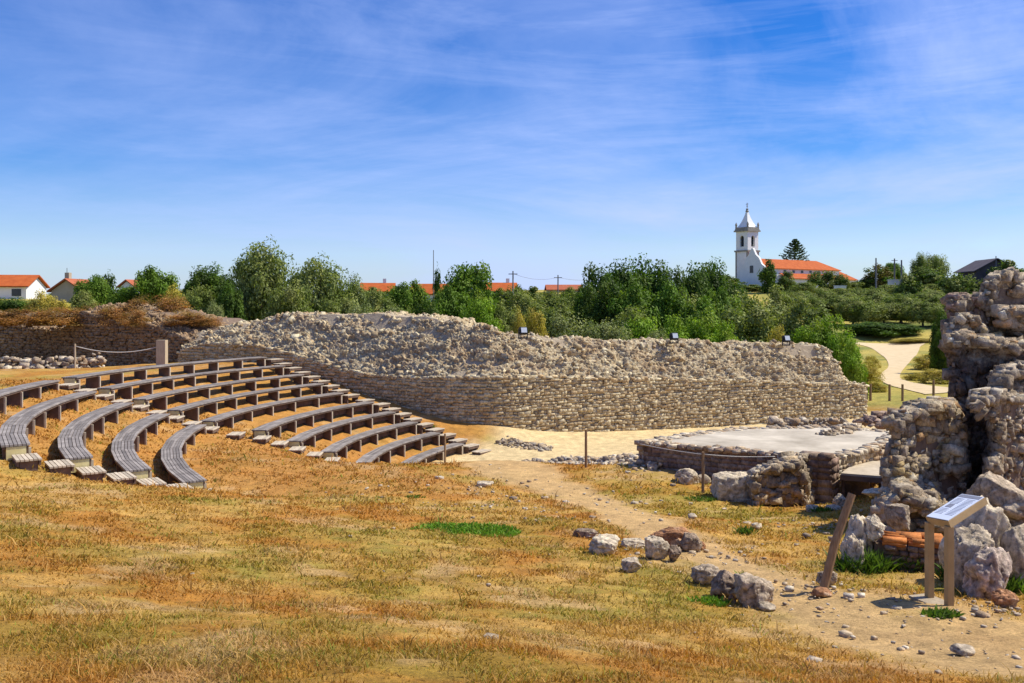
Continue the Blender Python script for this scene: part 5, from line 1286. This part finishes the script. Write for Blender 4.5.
# ------------------------------------------------------------------ sky, sun, camera
SUN_EL, SUN_AZ = math.radians(52), math.radians(13)          # azimuth measured from +X towards +Y
wd = bpy.data.worlds.new('World'); scene.world = wd; wd.use_nodes = True
nt = wd.node_tree; bg = nt.nodes['Background']
sky = nt.nodes.new('ShaderNodeTexSky'); sky.sky_type = 'NISHITA'; sky.sun_disc = False
sky.sun_elevation = SUN_EL; sky.sun_rotation = math.pi / 2 - SUN_AZ; sky.air_density = 1.0; sky.dust_density = 0.6; sky.ozone_density = 2.5; sky.altitude = 100
hs = nt.nodes.new('ShaderNodeHueSaturation'); hs.inputs['Saturation'].default_value = 1.95; hs.inputs['Value'].default_value = 1.1; hs.inputs['Hue'].default_value = 0.52
nt.links.new(sky.outputs[0], hs.inputs['Color'])
tc = nt.nodes.new('ShaderNodeTexCoord'); sx = nt.nodes.new('ShaderNodeSeparateXYZ'); nt.links.new(tc.outputs['Generated'], sx.inputs[0])
def mth(op, a, b):
    n = nt.nodes.new('ShaderNodeMath'); n.operation = op
    for s_, v in zip(n.inputs, (a, b)):
        if hasattr(v, 'is_output'): nt.links.new(v, s_)
        else: s_.default_value = v
    return n.outputs[0]
den = mth('ADD', mth('MAXIMUM', sx.outputs['Z'], 0.0), 0.16)
cb = nt.nodes.new('ShaderNodeCombineXYZ'); nt.links.new(mth('MULTIPLY', sx.outputs['X'], 1.6), cb.inputs[0]); nt.links.new(mth('MULTIPLY', mth('POWER', mth('MAXIMUM', sx.outputs['Z'], 0.0), .8), 2.3), cb.inputs[1]); nt.links.new(mth('MULTIPLY', sx.outputs['Y'], .8), cb.inputs[2])
def cloud(scale, stretch, rot, lo, hi, detail=7.0, rough=.62, dist=.6, loc=(0, 0, 0)):
    mp = nt.nodes.new('ShaderNodeMapping'); mp.inputs['Scale'].default_value = stretch; mp.inputs['Rotation'].default_value = (0, 0, rot); mp.inputs['Location'].default_value = loc
    nt.links.new(cb.outputs[0], mp.inputs['Vector'])
    n = N(nt, 'ShaderNodeTexNoise', Scale=scale, Detail=detail, Roughness=rough, Distortion=dist); nt.links.new(mp.outputs[0], n.inputs['Vector'])
    return ramp(nt, n.outputs['Fac'], [(lo, 0.0), (hi, 1.0)])
c1 = cloud(1.5, (.8, 1.3, 1), -0.30, .42, .74, loc=(2.3, 1.1, 0)); c2 = cloud(2.6, (.45, 1.9, 1), -0.42, .46, .82, 9.0, .66, 1.6, (1.2, .4, 0))
side2 = ramp(nt, mth('ADD', mth('MULTIPLY', sx.outputs['X'], .8), .5), [(0.1, .35), (.75, 1.0)])
cl = mth('MULTIPLY', mth('ADD', mth('MULTIPLY', c1, .62), mth('MULTIPLY', c2, .36)), side2)
hor = ramp(nt, sx.outputs['Z'], [(0.0, .5), (.1, .3), (.28, .0)])
cl = mth('MINIMUM', mth('ADD', mth('ADD', cl, .07), mth('MULTIPLY', hor, .95)), .92)
cc = mixc(nt, 'MIX', cl, hs.outputs[0], (4.5, 5.6, 9.3))
nt.links.new(cc, bg.inputs['Color']); bg.inputs['Strength'].default_value = 0.1
sl = bpy.data.lights.new('sun', 'SUN'); sl.energy = 5.0; sl.angle = math.radians(0.5); sl.color = (1.0, 0.94, 0.79)
so_ = bpy.data.objects.new('sun', sl); COL.objects.link(so_)
dv = Vector((math.cos(SUN_AZ) * math.cos(SUN_EL), math.sin(SUN_AZ) * math.cos(SUN_EL), math.sin(SUN_EL)))
so_.rotation_euler = (-dv).to_track_quat('-Z', 'Y').to_euler(); so_.location = (0, 0, 60)
cam = bpy.data.cameras.new('camera'); cam.sensor_width = 36.0; cam.lens = 36.0 * F / 1024.0; cam.shift_y = -(341.5 - HZ) / 1024.0; cam.clip_start = 0.1; cam.clip_end = 12000
co = bpy.data.objects.new('camera', cam); COL.objects.link(co); co.location = (0, 0, EZ); co.rotation_euler = (math.pi / 2, 0, 0); scene.camera = co
vs = scene.view_settings; vs.view_transform = 'Standard'; vs.look = 'None'; vs.exposure = 0.32; vs.gamma = 1.0; vs.use_curve_mapping = False
